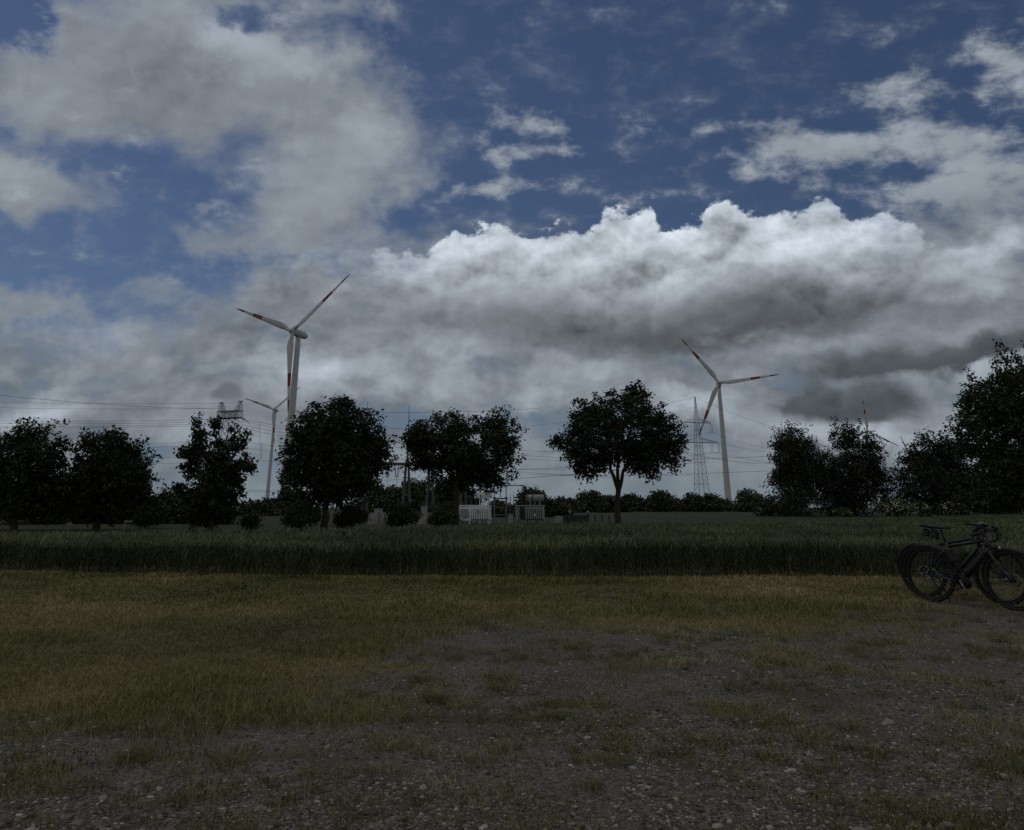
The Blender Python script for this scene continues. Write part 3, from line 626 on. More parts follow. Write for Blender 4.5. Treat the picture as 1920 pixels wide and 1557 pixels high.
    for i, (lab, b, Y, lobes) in enumerate((
            ('dark hedge bush half hidden by the first wide tree', (-10, 986), 60, [(-10, 940, 60, 44), (-60, 930, 60, 50), (40, 955, 40, 30)]),
            ('grey green rounded bush behind the thin wooden cross', (122, 986), 61, [(118, 938, 48, 44), (150, 955, 36, 30), (95, 960, 34, 26)]),
            ('dark hedge bush between the round dense tree and the fresh green sapling', (235, 986), 62, [(228, 948, 34, 36), (255, 958, 24, 28), (200, 955, 30, 30)]),
            ('dark hedge bush between the fresh green sapling and the ragged tree', (322, 986), 63, [(318, 952, 26, 32), (342, 958, 24, 28), (305, 962, 20, 22), (365, 955, 30, 30)]),
            ('dark hedge bush under the narrow ragged tree', (402, 986), 62, [(400, 965, 30, 22), (380, 958, 26, 26), (422, 972, 16, 14)]))):
        tree('hedge_bush', lab, 'bush', b, Y, lobes, 420, .26, 10, .32, 5, seed=40 + i, group=hd, matl=LEAF_SHRUB, gap=.2, twigs=8)
    tree('sapling', 'fresh green sapling with a thin spire growing in front of the hedge', 'tree', (272, 991), 50, [(272, 932, 10, 14), (268, 952, 14, 18), (282, 948, 16, 20), (298, 960, 20, 18), (276, 972, 24, 14), (279, 912, 4, 14), (256, 938, 5, 18)], 240, .16, 10, .16, 4, seed=50, matl=LEAF_LIGHT, gap=.25, twigs=16)
    # shrubs along the substation
    sh = 'rounded shrubs planted along the substation'
    for i, (lab, b, Y, lobes) in enumerate((
            ('smallest shrub standing in the grass beside the low dark bushes', (472, 990), 50, [(471, 978, 14, 11)]),
            ('largest rounded shrub beside the trunk of the dome shaped tree', (566, 988), 53, [(566, 966, 29, 21), (548, 972, 17, 13), (587, 974, 15, 11)]),
            ('rounded shrub under the thick gantry post behind the dome shaped tree', (658, 987), 56, [(656, 968, 26, 18), (673, 973, 14, 11), (642, 976, 14, 10)]),
            ('airy shrub in front of the pale concrete wall', (755, 986), 57, [(755, 964, 24, 18), (742, 973, 17, 11), (772, 972, 16, 12)]),
            ('rounded shrub leaning on the trunk of the flat topped tree', (830, 985), 56, [(832, 964, 24, 20), (820, 973, 16, 12), (846, 972, 13, 14)]))):
        tree('shrub', lab, 'shrub', b, Y, lobes, 110 if i == 0 else 210, .16, 10, .22, 4, seed=60 + i, group=sh, matl=LEAF_SHRUB, gap=.36, gs=1.5, twigs=22)
    tree('thistle', 'dark leafy weed rising above the front of the crop', 'weed', (643, 1030), 18, [(643, 1012, 6, 7), (642, 1022, 7, 9), (646, 1006, 3, 5)], 26, .05, 7, .03, 2, seed=66, matl=LEAF_SHRUB, gap=.1, gs=2, twigs=8)
    # trees behind the substation
    bk = 'dark trees behind the substation'
    for i, (lab, b, Y, lobes) in enumerate((
            ('low dark bush line at the foot of the small wind turbine', (490, 978), 120, [(478, 962, 26, 18), (505, 958, 22, 18), (455, 970, 12, 9)]),
            ('dark round tree hiding the foot of the tall wind turbine', (546, 978), 118, [(546, 942, 26, 20), (540, 960, 36, 18), (575, 958, 20, 20)]),
            ('dark tree between the two thick gantry posts', (715, 976), 130, [(708, 932, 20, 18), (728, 938, 26, 20), (700, 955, 40, 20)]),
            ('tallest dark tree directly behind the gantry with the lightning rods', (785, 976), 130, [(780, 918, 26, 18), (760, 938, 34, 22), (802, 935, 24, 22), (780, 955, 50, 18)]),
            ('dark tree behind the trunk of the flat topped tree', (858, 976), 132, [(840, 925, 28, 28), (872, 935, 26, 26), (850, 955, 46, 20)]),
            ('low bush showing between the two transformers', (940, 974), 135, [(932, 955, 12, 9), (950, 960, 14, 8)]),
            ('round dark tree behind the grey transformer with the dark panel', (1000, 972), 132, [(1000, 940, 24, 20), (988, 950, 20, 16), (1018, 952, 16, 16)]),
            ('pale green low trees beside the grey transformer', (1040, 972), 140, [(1030, 955, 22, 13), (1055, 958, 18, 10)]))):
        tree('far_tree', lab, 'tree', b, Y, lobes, 300, .55, 9, .6, 5, seed=70 + i, group=bk, matl=LEAF_LIGHT if i == 7 else LEAF_SHRUB, gap=.2, gs=.35, twigs=6)
    # far line of trees
    fl = 'trees of the far line along the horizon'
    far = [('spreading tree of the far line just past the grey transformer', 1062, [(1058, 948, 20, 12), (1075, 950, 16, 11)]),
           ('tallest bushy tree of the far line beside the forked tree', 1105, [(1104, 938, 20, 16), (1120, 944, 16, 14), (1092, 950, 18, 12)]),
           ('low tree of the far line directly behind the forked trunk', 1150, [(1143, 946, 16, 12), (1160, 950, 16, 10)]),
           ('round headed tree of the far line next after the forked trunk', 1186, [(1182, 943, 16, 13), (1200, 950, 12, 9)]),
           ('low tree of the far line in the dip between two round heads', 1214, [(1212, 948, 14, 10), (1224, 952, 10, 8)]),
           ('domed tree of the far line before the lattice pylon', 1238, [(1238, 940, 17, 16), (1240, 952, 20, 10)]),
           ('small tree of the far line close before the lattice pylon', 1270, [(1266, 948, 14, 10), (1280, 952, 12, 8)]),
           ('domed tree of the far line at the foot of the lattice pylon', 1302, [(1302, 943, 17, 14), (1302, 954, 18, 8)]),
           ('domed tree of the far line between the lattice pylon and the turbine tower', 1334, [(1333, 945, 15, 13), (1336, 954, 16, 8)]),
           ('low tree of the far line touching the foot of the turbine tower', 1360, [(1358, 950, 14, 10), (1366, 955, 10, 7)]),
           ('broad oak like tree between the turbine tower and the copse', 1408, [(1405, 936, 22, 14), (1425, 944, 20, 12), (1396, 948, 16, 12), (1415, 954, 32, 9), (1392, 930, 8, 6)])]
    for i, (lab, x, lobes) in enumerate(far):
        Y = 230 + 14 * math.sin(i * 2.3)
        tree('far_tree', lab, 'tree', (x, 960), Y, lobes + [(x, 957, 26, 6)], 190, .85, 9, .85, 4, seed=90 + i, group=fl, matl=LEAF_SHRUB, gap=.15, gs=.2, twigs=0)
    tree('far_tree', 'tiny round tree alone on the horizon beside the low dark bushes', 'tree', (432, 972), 280, [(432, 966, 6, 5), (428, 970, 7, 4)], 50, .9, 9, .8, 2, seed=120, matl=LEAF_SHRUB, gap=.1, twigs=0)
build_trees()

# ------------------------------------------------------------------ wind turbines
WHITE = mat('turbine_white', (.52, .54, .54), .45, vary=.04, scale=.3, spec=.5)
RED = mat('turbine_red', (.24, .030, .024), .5, vary=.08, scale=.5, spec=.4)
def turbine(label, hub_px, Y, yaw, phase, Rr=40.0, tilt=R(4), cone=R(2), group='white wind turbines with red blade bands'):
    hub = at(hub_px[0], hub_px[1], Y); ax = Vector((math.sin(yaw) * math.cos(tilt), -math.cos(yaw) * math.cos(tilt), math.sin(tilt)))
    k = Rr / 40.0; flat = Vector((ax.x, ax.y, 0)).normalized(); foot = hub - flat * 4.6 * k; gzz = float(terrain(foot.x, foot.y))
    root = thing('wind_turbine', label, 'wind turbine', (foot.x, foot.y, gzz), group=group); o = Vector((foot.x, foot.y, gzz)); h = hub - o
    top = h.z - 2.0 * k
    zs = np.linspace(0, top, 14); rr = (2.35 + (1.2 - 2.35) * (zs / top) ** .9) * k; T = MB(); T.tube([(0, 0, z) for z in zs], rr, 28)
    T.lathe([(2.5 * k, -.2), (2.5 * k, .35), (2.36 * k, .36)], n=28)
    tw = T.build('tower', WHITE, root, True)
    D = MB(); dy = math.atan2(-.9, -.3); D.box((math.cos(dy) * 2.33 * k, math.sin(dy) * 2.33 * k, 1.5), (.12, .95, 2.1), rz=dy); D.build('door', RED, tw)
    # nacelle: a long rounded body behind the rotor
    N = MB(); st = [(-1.2, 1.0), (-.6, 1.45), (.5, 1.72), (3.5, 1.85), (7.5, 1.75), (9.6, 1.45), (10.4, 1.0), (10.6, .4)]
    N.lathe([(r * k, a * k) for a, r in st], tuple(h), tuple(-ax), 22); N.lathe([(1.35 * k, -2.3 * k), (1.3 * k, 0)], tuple(h - flat * 4.6 * k), (0, 0, 1), 20)
    nc = N.build('nacelle', WHITE, root, True)
    W_ = MB(); t0 = h - ax * 9.2 * k + Vector((0, 0, 1.3 * k)); W_.tube([t0, t0 + Vector((0, 0, 1.6 * k))], [.35 * k, .12 * k], 8); W_.build('wind_vane', WHITE, nc)
    W_ = MB(); W_.tube([t0 + ax * 2.2, t0 + ax * 2.2 + Vector((0, 0, 1.1 * k))], .09 * k, 6); W_.build('mast_light', WHITE, nc)
    H = MB(); H.lathe([(.15, 2.1 * k), (.7 * k, 1.9 * k), (1.25 * k, 1.2 * k), (1.5 * k, .2 * k), (1.5 * k, -.9 * k), (1.2 * k, -1.2 * k)], tuple(h), tuple(ax), 22)
    H.build('hub', WHITE, root, True)
    e1 = Vector((math.cos(yaw), math.sin(yaw), 0)); e2 = e1.cross(-ax); e2 = e2 if e2.z > 0 else -e2
    st = [(.03, 2.0, 1.9, 0), (.07, 1.9, 1.75, 10), (.12, 2.5, 1.25, 16), (.19, 3.3, .85, 14), (.27, 3.1, .66, 10), (.40, 2.55, .46, 6), (.53, 2.1, .35, 4), (.53, 2.1, .35, 4), (.61, 1.85, .3, 3), (.69, 1.6, .25, 2), (.69, 1.6, .25, 2), (.77, 1.35, .21, 1.5), (.85, 1.1, .17, 1), (.85, 1.1, .17, 1), (.93, .85, .12, 0), (.985, .5, .07, 0), (1.0, .12, .03, 0)]
    red = [0, 0, 0, 0, 0, 0, 0, 1, 1, 0, 0, 0, 0, 1, 1, 1]
    for b in range(3):
        p = phase + b * 2 * math.pi / 3; u = e1 * math.cos(p) + e2 * math.sin(p); sp = (u * math.cos(cone) + ax * math.sin(cone)).normalized(); tang = sp.cross(ax).normalized(); nn = 16; B = MB(); rings = []
        for f, c, th, twd in st:
            a = R(twd + 4); ct = tang * math.cos(a) + ax * math.sin(a); cn = ax * math.cos(a) - tang * math.sin(a); ring = []
            for j in range(nn):
                q = 2 * math.pi * j / nn; xx = math.cos(q) * .5; sh = 1.0 if f < .1 else (1.0 - .55 * max(0, xx * 2)); ring.append(h + sp * Rr * f + ct * c * k * (xx + (.0 if f < .1 else .18)) + cn * th * k * .5 * math.sin(q) * sh)
            rings.append(ring)
        for i in range(len(st) - 1):
            if (Vector(rings[i][0]) - Vector(rings[i + 1][0])).length < 1e-6: continue
            B.add([tuple(v) for v in rings[i] + rings[i + 1]], [(j, (j + 1) % nn, nn + (j + 1) % nn, nn + j) for j in range(nn)], red[i])
        B.add([tuple(v) for v in rings[-1]], [tuple(range(nn))], 1)
        B.build('blade', [WHITE, RED], root, True)
    return root
turbine('tallest wind turbine with its nacelle pointing away and one blade hanging along the tower', (548, 621), 350, R(-25), R(38))
turbine('wind turbine facing the viewer whose lowered blade crosses the lattice pylon', (1348, 718), 515, R(-12.5), R(6))
turbine('small distant wind turbine behind the tallest one, between it and the ragged tree', (513, 768), 720, R(-10), R(40), 33)
turbine('distant wind turbine sunk behind the copse, only two blades rising clear of the leaves', (1626, 808), 900, R(-10), R(90), 37)
turbine('faint wind turbine, a single red tipped blade showing above the low grey tree', (1708, 862), 1150, R(-10), R(105), 37)

# ------------------------------------------------------------------ pylons
STEEL = mat('galvanised_steel', (.16, .17, .175), .6, .3, vary=.2, scale=2)
DARKSTEEL = mat('dark_steel', (.045, .048, .05), .65, .2, vary=.2, scale=2)
INSUL = mat('brown_insulator', (.035, .028, .025), .35, vary=.2)
WIRE = mat('wire', (.05, .052, .055), .6, .3, vary=.1)
def lattice(B, z0, z1, w0, w1, n, r, rb, M=None):
    """a square lattice mast between two heights"""
    q = lambda z, i: Vector(((w0 + (w1 - w0) * (z - z0) / (z1 - z0)) / 2 * (1 if i in (0, 3) else -1), (w0 + (w1 - w0) * (z - z0) / (z1 - z0)) / 2 * (1 if i < 2 else -1), z))
    t = [0.0]
    for i in range(n): t.append(t[-1] + (w0 + (w1 - w0) * i / n))
    zs = [z0 + (z1 - z0) * a / t[-1] for a in t]
    X = lambda p: tuple(M @ p) if M else tuple(p)
    for i in range(4): B.tube([X(q(z0, i)), X(q(z1, i))], r, 4)
    for a, b in zip(zs, zs[1:]):
        for i in range(4):
            j = (i + 1) % 4
            B.tube([X(q(a, i)), X(q(b, j))], rb, 3, caps=False); B.tube([X(q(a, j)), X(q(b, i))], rb, 3, caps=False)
    for z in zs[::4]:
        for i in range(4): B.tube([X(q(z, i)), X(q(z, (i + 1) % 4))], rb * 1.3, 4)
def truss_arm(B, root_w, z, L, hgt, drop, r, rb, n=5):
    """a pointed cross arm reaching +x from the mast"""
    tip = Vector((L, 0, z)); a = [Vector((root_w / 2, s * root_w / 2, z)) for s in (1, -1)]; c = [Vector((root_w / 2, s * root_w / 2, z + hgt)) for s in (1, -1)]
    for p in a: B.tube([tuple(p), tuple(tip)], r, 4)
    for p in c: B.tube([tuple(p), tuple(tip + Vector((0, 0, .1)))], r * .8, 4)
    for k in range(n):
        t, t2 = k / n, (k + 1) / n
        for i in (0, 1):
            B.tube([tuple(a[i].lerp(tip, t)), tuple(c[i].lerp(tip, t2))], rb, 3, caps=False); B.tube([tuple(c[i].lerp(tip, t)), tuple(a[i].lerp(tip, t))], rb, 3, caps=False)
        B.tube([tuple(a[0].lerp(tip, t)), tuple(a[1].lerp(tip, t2))], rb, 3, caps=False)
def insulator(B, top, bot, r=.12, n=9):
    """a string of sheds between two points"""
    top, bot = Vector(top), Vector(bot); d = bot - top; L = d.length; pr = [(r * .25, 0)]
    for i in range(n): z = L * (i + .5) / n; pr += [(r * .3, z - L / n * .35), (r, z), (r * .3, z + L / n * .3)]
    pr.append((r * .25, L)); B.lathe(pr, tuple(top), tuple(d), 8)

TIPS = {}
def donau_pylon(label, px, Y, top_row, arm1_row, arm2_row, half1, half2, rz, base_w=5.2, key='a'):
    p = at(px[0], px[1], Y); z0 = float(terrain(p.x, Y)); root = thing('lattice_pylon', label, 'pylon', (p.x, Y, z0), rz, group='lattice line pylons')
    zt, z1, z2 = (at(px[0], r, Y).z - z0 for r in (top_row, arm1_row, arm2_row)); k = zt / 45
    B = MB(); w = lambda z: base_w + (1.5 * k - base_w) * min(z / z1, 1)
    lattice(B, 0, z2, base_w, w(z2), 13, .085 * k, .034 * k); lattice(B, z2, z1, w(z2), 1.5 * k, 7, .075 * k, .03 * k); lattice(B, z1, zt, 1.5 * k, .25 * k, 9, .065 * k, .028 * k)
    B.build('mast', DARKSTEEL, root)
    mw = root.matrix_basis
    M = Matrix.Translation((p.x, Y, z0)) @ Matrix.Rotation(rz, 4, 'Z'); TIPS[key] = [M @ Vector((0, 0, zt))]
    for z, hl, wr, sts in ((z1, half1, 1.5 * k, (1.0,)), (z2, half2, w(z2), (1.0, .66))):
        for s in (1, -1):
            A = MB(); truss_arm(A, wr, z, hl, 1.7 * k, 0, .075 * k, .03 * k)
            if s < 0:
                for i in range(len(A.v)): A.v[i] = A.v[i] * np.array([-1, 1, 1])
            a = A.build('cross_arm', DARKSTEEL, root)
            for f in sts:
                I = MB()
                for dx in (-.35, .35): insulator(I, (s * hl * f + dx * k, 0, z - .05), (s * hl * f + dx * k, 0, z - 3.6 * k), .11 * k)
                I.tube([(s * hl * f - .5 * k, 0, z - 3.65 * k), (s * hl * f + .5 * k, 0, z - 3.65 * k)], .05 * k, 4); TIPS[key].append(M @ Vector((s * hl * f, 0, z - 3.7 * k))); I.build('insulator', INSUL, a)
    return root
donau_pylon('slender lattice pylon with two tapering cross arms next to the turbine tower', (1318, 950), 320, 745, 793, 830, 6.6, 9.3, R(14))
donau_pylon('distant lattice pylon peeping out between two trees of the copse', (1547, 955), 420, 818, 838, 852, 8, 11, R(20), key='b')
def portal_pylon():
    Y = 150; k = ppm(780, Y); p = at(411, 955, Y); root = thing('lattice_pylon', 'tall line pylon with two horned peaks on a boxy beam behind the ragged tree', 'pylon', (p.x, Y, float(terrain(p.x, Y))), R(-24), group='lattice line pylons')
    z = lambda r: at(431, r, Y).z + .35
    zb, zt, zl, zl2 = z(788), z(775), z(894), z(880); L = 3.0
    B = MB(); lattice(B, 0, zb, 2.6, 1.5, 12, .09, .04); B.build('mast', DARKSTEEL, root)
    A = MB()
    for s in (1, -1):
        for y in (-.75, .75):
            A.tube([(0, y, zb), (s * L, y, zb)], .08, 4); A.tube([(0, y, zt), (s * L * .9, y, zt)], .07, 4)
            for i in range(5):
                a, b = s * L * .9 * i / 5, s * L * .9 * (i + 1) / 5; A.tube([(a, y, zb), (b, y, zt)], .035, 3); A.tube([(b, y, zb), (a, y, zt)], .035, 3); A.tube([(b, y, zb), (b, y, zt)], .035, 3)
        for i in range(6): a = s * L * i / 5; A.tube([(a, -.75, zb), (a, .75, zb)], .04, 4); A.tube([(a * .9, -.75, zt), (a * .9, .75, zt)], .035, 3)
    beam = A.build('beam', DARKSTEEL, root)
    for s in (1, -1):
        Hn = MB(); M = Matrix.Translation((s * (L * .9 - .55), 0, 0)); zz = z(757); n = 4
        for i in (1, -1):
            for j in (1, -1):
                Hn.tube([tuple(M @ Vector((i * .55, j * .6, zt))), tuple(M @ Vector((s * .35 + i * .18, j * .15, zz)))], .045, 4)
        for q in range(4):
            f, g = q / 4, (q + 1) / 4
            for (i, j), (i2, j2) in (((1, 1), (1, -1)), ((1, -1), (-1, -1)), ((-1, -1), (-1, 1)), ((-1, 1), (1, 1))):
                P = lambda i, j, f: M @ Vector((i * .55 + (s * .35 + i * .18 - i * .55) * f, j * (.6 - .45 * f), zt + (zz - zt) * f))
                Hn.tube([tuple(P(i, j, f)), tuple(P(i2, j2, g))], .028, 3); Hn.tube([tuple(P(i2, j2, f)), tuple(P(i, j, g))], .028, 3)
        Hn.tube([tuple(M @ Vector((s * .35 - .75, 0, zz))), tuple(M @ Vector((s * .35 + .75, 0, zz)))], .05, 4)
        Hn.build('peak', DARKSTEEL, root)
    C = MB()
    for s in (1, -1):
        for y in (-.5, .5):
            C.tube([(0, y, zl), (s * 5.4, y, zl)], .08, 4); C.tube([(0, y, zl2), (s * 4.2, y, zl2), (s * 6.9, y * .2, z(870))], .07, 4); C.tube([(s * 5.4, y, zl), (s * 6.7, y * .2, z(871))], .06, 4); C.tube([(s * 5.4, y, zl), (s * 6.1, y, zl - .25)], .06, 4)
            for a, b in ((1, 2), (3, 2), (3, 4), (5.2, 4.2)): C.tube([(s * a, y, zl), (s * b, y, zl2)], .045, 4)
        for a in (1, 2.2, 3.4, 4.6): C.tube([(s * a, -.5, zl), (s * a, .5, zl)], .04, 4)
    C.build('cross_arm', DARKSTEEL, root)
    for a, b in (((L, -.6, zb), (L + 2.0, -1.0, zb - .75)), ((L, .6, zb), (L + 1.8, .4, zb - 1.1)), ((L * .6, -.7, zb), (L * .6 + 1.8, -1, zb - .9))):
        J = MB(); insulator(J, a, b, .09, 10); J.build('insulator', INSUL, beam)
portal_pylon()

# ------------------------------------------------------------------ overhead wires, each strung between two points of the line
def wire(label, a, b, sag, r=.03, Ya=150, Yb=150, group='overhead line wires', n=14):
    P, Q = (at(a[0], a[1], Ya) if not isinstance(a, Vector) else a), (at(b[0], b[1], Yb) if not isinstance(b, Vector) else b); t = np.linspace(0, 1, n)
    pts = [tuple(P.lerp(Q, float(s)) - Vector((0, 0, 4 * sag * s * (1 - s)))) for s in t]
    tag(MB().tube(pts, r * .82, 5).build('power_line', WIRE), label, 'power line', group)
def build_wires():
    pass
    for (a, b, sg, Ya, lab) in (((-60, 735), (407, 766), .55, 95, 'highest wire, running down to the lower horn of the boxy pylon'), ((-60, 753), (447, 756), .3, 170, 'thin wire running to the higher horn of the boxy pylon'),
                                ((-60, 763), (407, 766), .3, 160, 'thin nearly level wire ending at the lower horn of the boxy pylon')):
        wire(lab, a, b, sg, .026, Ya, 150)
    for i, (y0, y1) in enumerate(((788, 786), (793, 790), (798, 794), (801, 797))):
        wire('one of four close wires crossing over the first two trees towards the boxy pylon', (-60, y0), (428, y1), .35, .032, 160, 150)
    for lab, a, b in (('upper of two wires reaching the middle of the ragged tree from the second tree', (150, 834), (420, 827)), ('lower of two wires reaching the middle of the ragged tree from the second tree', (150, 843), (420, 833)),
                      ('wire sloping gently past the round dense tree at half height', (120, 852), (420, 860)), ('faint wire below half height between the round dense tree and the ragged tree', (150, 868), (420, 867)),
                      ('upper of two low wires over the sapling and past the small turbine tower', (120, 915), (620, 921)), ('lower of two low wires over the sapling and past the small turbine tower', (120, 921), (620, 922))):
        wire(lab, a, b, .15, .028, 155, 155)
    for i, (y0, y1) in enumerate(((786, 800), (790, 806), (797, 813), (803, 820))):
        wire('one of four wires fanning from the boxy beam to the dome shaped tree', (456, y0), (640, y1 + 9), .4, .028, 148, 118)
    for lab, a, b in (('upper slack wire half way up between the ragged and the dome shaped tree', (462, 829), (640, 846)), ('lower slack wire half way up between the ragged and the dome shaped tree', (462, 840), (640, 856)), ('level wire crossing the small turbine tower above the trapezoid cross arm', (455, 862), (640, 862))):
        wire(lab, a, b, .3, .026, 150, 125)
    for lab, x, y0, y1 in (('thin jumper dropping steeply beside the small turbine tower from the upper wires', 487, 792, 862), ('short jumper hanging lower down beside the small turbine tower', 490, 832, 862)):
        wire(lab, (x, y0), (x + 1, y1), .0, .03, 146, 146, 'jumper wires by the boxy pylon', 6)
    wire('thin earth wire joining the tips of the lightning rods', (690, 773), (1010, 766), .25, .022, 98, 110)
    for lab, a, b in (('faint high wire between the dome shaped and the flat topped tree', (560, 790), (860, 806)), ('faint second wire between the dome shaped and the flat topped tree', (560, 800), (900, 826)), ('third wire between the dome shaped and the flat topped tree', (560, 812), (930, 834)),
                      ('fourth wire between the dome shaped and the flat topped tree', (560, 826), (960, 846)), ('level wire just above the gantry beam', (600, 857), (960, 858)), ('low wire seen through the gantry below the insulators', (600, 905), (860, 888)), ('lowest wire seen through the gantry', (600, 918), (880, 905))):
        wire(lab, a, b, .35, .026, 122, 130)
    for lab, a, b, sg, r in (('upper wire between the flat topped tree and the forked tree', (930, 842), (1140, 848), .2, .03), ('second wire between the flat topped tree and the forked tree', (930, 851), (1180, 862), .2, .03), ('third wire between the flat topped tree and the forked tree', (930, 857), (1180, 868), .2, .028),
                      ('falling wire low between the flat topped tree and the forked tree', (920, 881), (1150, 896), .1, .028), ('second falling wire low between the flat topped tree and the forked tree', (920, 888), (1300, 892), .1, .026),
                      ('thick cable rising from the transformers behind the forked tree to the turbine tower', (900, 902), (1300, 868), .25, .045), ('long wire rising past the turbine tower to the copse', (1150, 862), (1475, 855), .2, .04), ('long low wire crossing the lattice pylon towards the copse', (1040, 892), (1470, 882), .25, .032)):
        wire(lab, a, b, sg, r, 150, 150)
    T, S = TIPS['a'], TIPS['b']
    nm = ['earth wire from the peak of the slender pylon', 'wire from the visible end of the upper pylon arm', 'wire from the hidden end of the upper pylon arm',
          'wire from the visible tip of the lower pylon arm', 'wire from the inner string of the visible lower pylon arm', 'wire from the hidden tip of the lower pylon arm', 'wire from the inner string of the hidden lower pylon arm']
    order = [0, 1, 2, 3, 4, 5, 6]
    for i, (a, b) in enumerate(zip(T, S)):
        wire(nm[i] + ' to the copse', a, b, 3.2 if i else 2.4, .05, group='wires of the slender pylon', n=20)
        q = Vector((a.x - 95, a.y + 120, a.z - 1)); wire(nm[i] + ' to the forked tree', a, q, 3.0, .05, group='wires of the slender pylon', n=20)
build_wires()

# ------------------------------------------------------------------ substation
GREYP = mat('light_grey_paint', (.80, .82, .83), .5, vary=.12, scale=1.5)
MIDP = mat('mid_grey_paint', (.30, .31, .32), .55, vary=.12, scale=1.5)
DARKP = mat('dark_panel', (.022, .023, .026), .6, vary=.2)
CONC = mat('concrete', (.34, .33, .31), .9, vary=.2, scale=2, bump=.3)
POSTG = mat('gantry_paint', (.085, .09, .094), .6, .1, vary=.15, scale=1)
WOOD = mat('weathered_wood', (.22, .195, .15), .85, vary=.25, scale=8, bump=.3)
YS = 80.0
def gnd(x, y): return float(terrain(x, y))
def gantry():
    Y = 95; root = thing('line_gantry', 'steel line gantry with thick tapering posts, a cross beam and lightning rods', 'gantry', (at(760, 960, Y).x, Y, gnd(at(760, 960, Y).x, Y))); o = root.location
    L = lambda x, r, y=Y: at(x, r, y) - o
    for i, (x, top, rod, wd, y) in enumerate(((684, 862, 752, 9.5, Y), (762, 862, 760, 8.5, Y), (806, 868, 768, 9, Y + 6), (868, 872, None, 8, Y + 8))):
        B = MB()
        for dx in (-.34, .34) if i else (-.2, .2):
            f = L(x, 950, y); t = L(x + (2 if x < 900 else 0), top, y); w = wd / ppm(900, y) * .30
            f.z = -.1
            B.tube([(f.x + dx * 1.5, f.y, f.z), (t.x + dx * .35, t.y, t.z)], [w * 1.15, w * .8], 4)
        for q in range(5):
            zz = (q + .5) / 5 * L(x, top, y).z; B.box((L(x, 900, y).x, L(x, 900, y).y, zz), (.95, .10, .10))
        p = B.build('post', POSTG, root)
        if rod:
            D = MB(); t = L(x + 2, top, y); u = L(x + 5.5, rod, y); D.tube([tuple(t - Vector((0, 0, .2))), tuple(t.lerp(u, .45)), tuple(u)], [.13, .07, .025], 7); D.build('lightning_rod', POSTG, p)
    a, b = L(684, 868), L(764, 871); B = MB(); B.box(tuple((a + b) / 2), ((b - a).length, .36, .34), M=(b - a).to_track_quat('X', 'Z').to_matrix().to_4x4()); B.build('beam', POSTG, root)
    for x in (706, 726, 744):
        I = MB(); bt = L(x, 894); ta, tb = L(x - 3.5, 872), L(x + 3.5, 872)
        insulator(I, tuple(ta), tuple(bt + Vector((-.12, 0, .05))), .10, 12); insulator(I, tuple(tb), tuple(bt + Vector((.12, 0, .05))), .10, 12); I.tube([tuple(bt + Vector((-.2, 0, 0))), tuple(bt + Vector((.2, 0, 0)))], .05, 5); I.build('insulator', INSUL, root)
        D = MB(); D.tube([tuple(bt), tuple(L(x, 925)), tuple(L(x + (x - 715) * .3, 950))], .022, 5); D.build('dropper_wire', WIRE, root)
    b2, c2 = L(808, 871, Y + 6), L(868, 874, Y + 8); B = MB(); B.box(tuple((b2 + c2) / 2), ((c2 - b2).length, .32, .30), M=(c2 - b2).to_track_quat('X', 'Z').to_matrix().to_4x4()); B.build('beam', POSTG, root)
gantry()
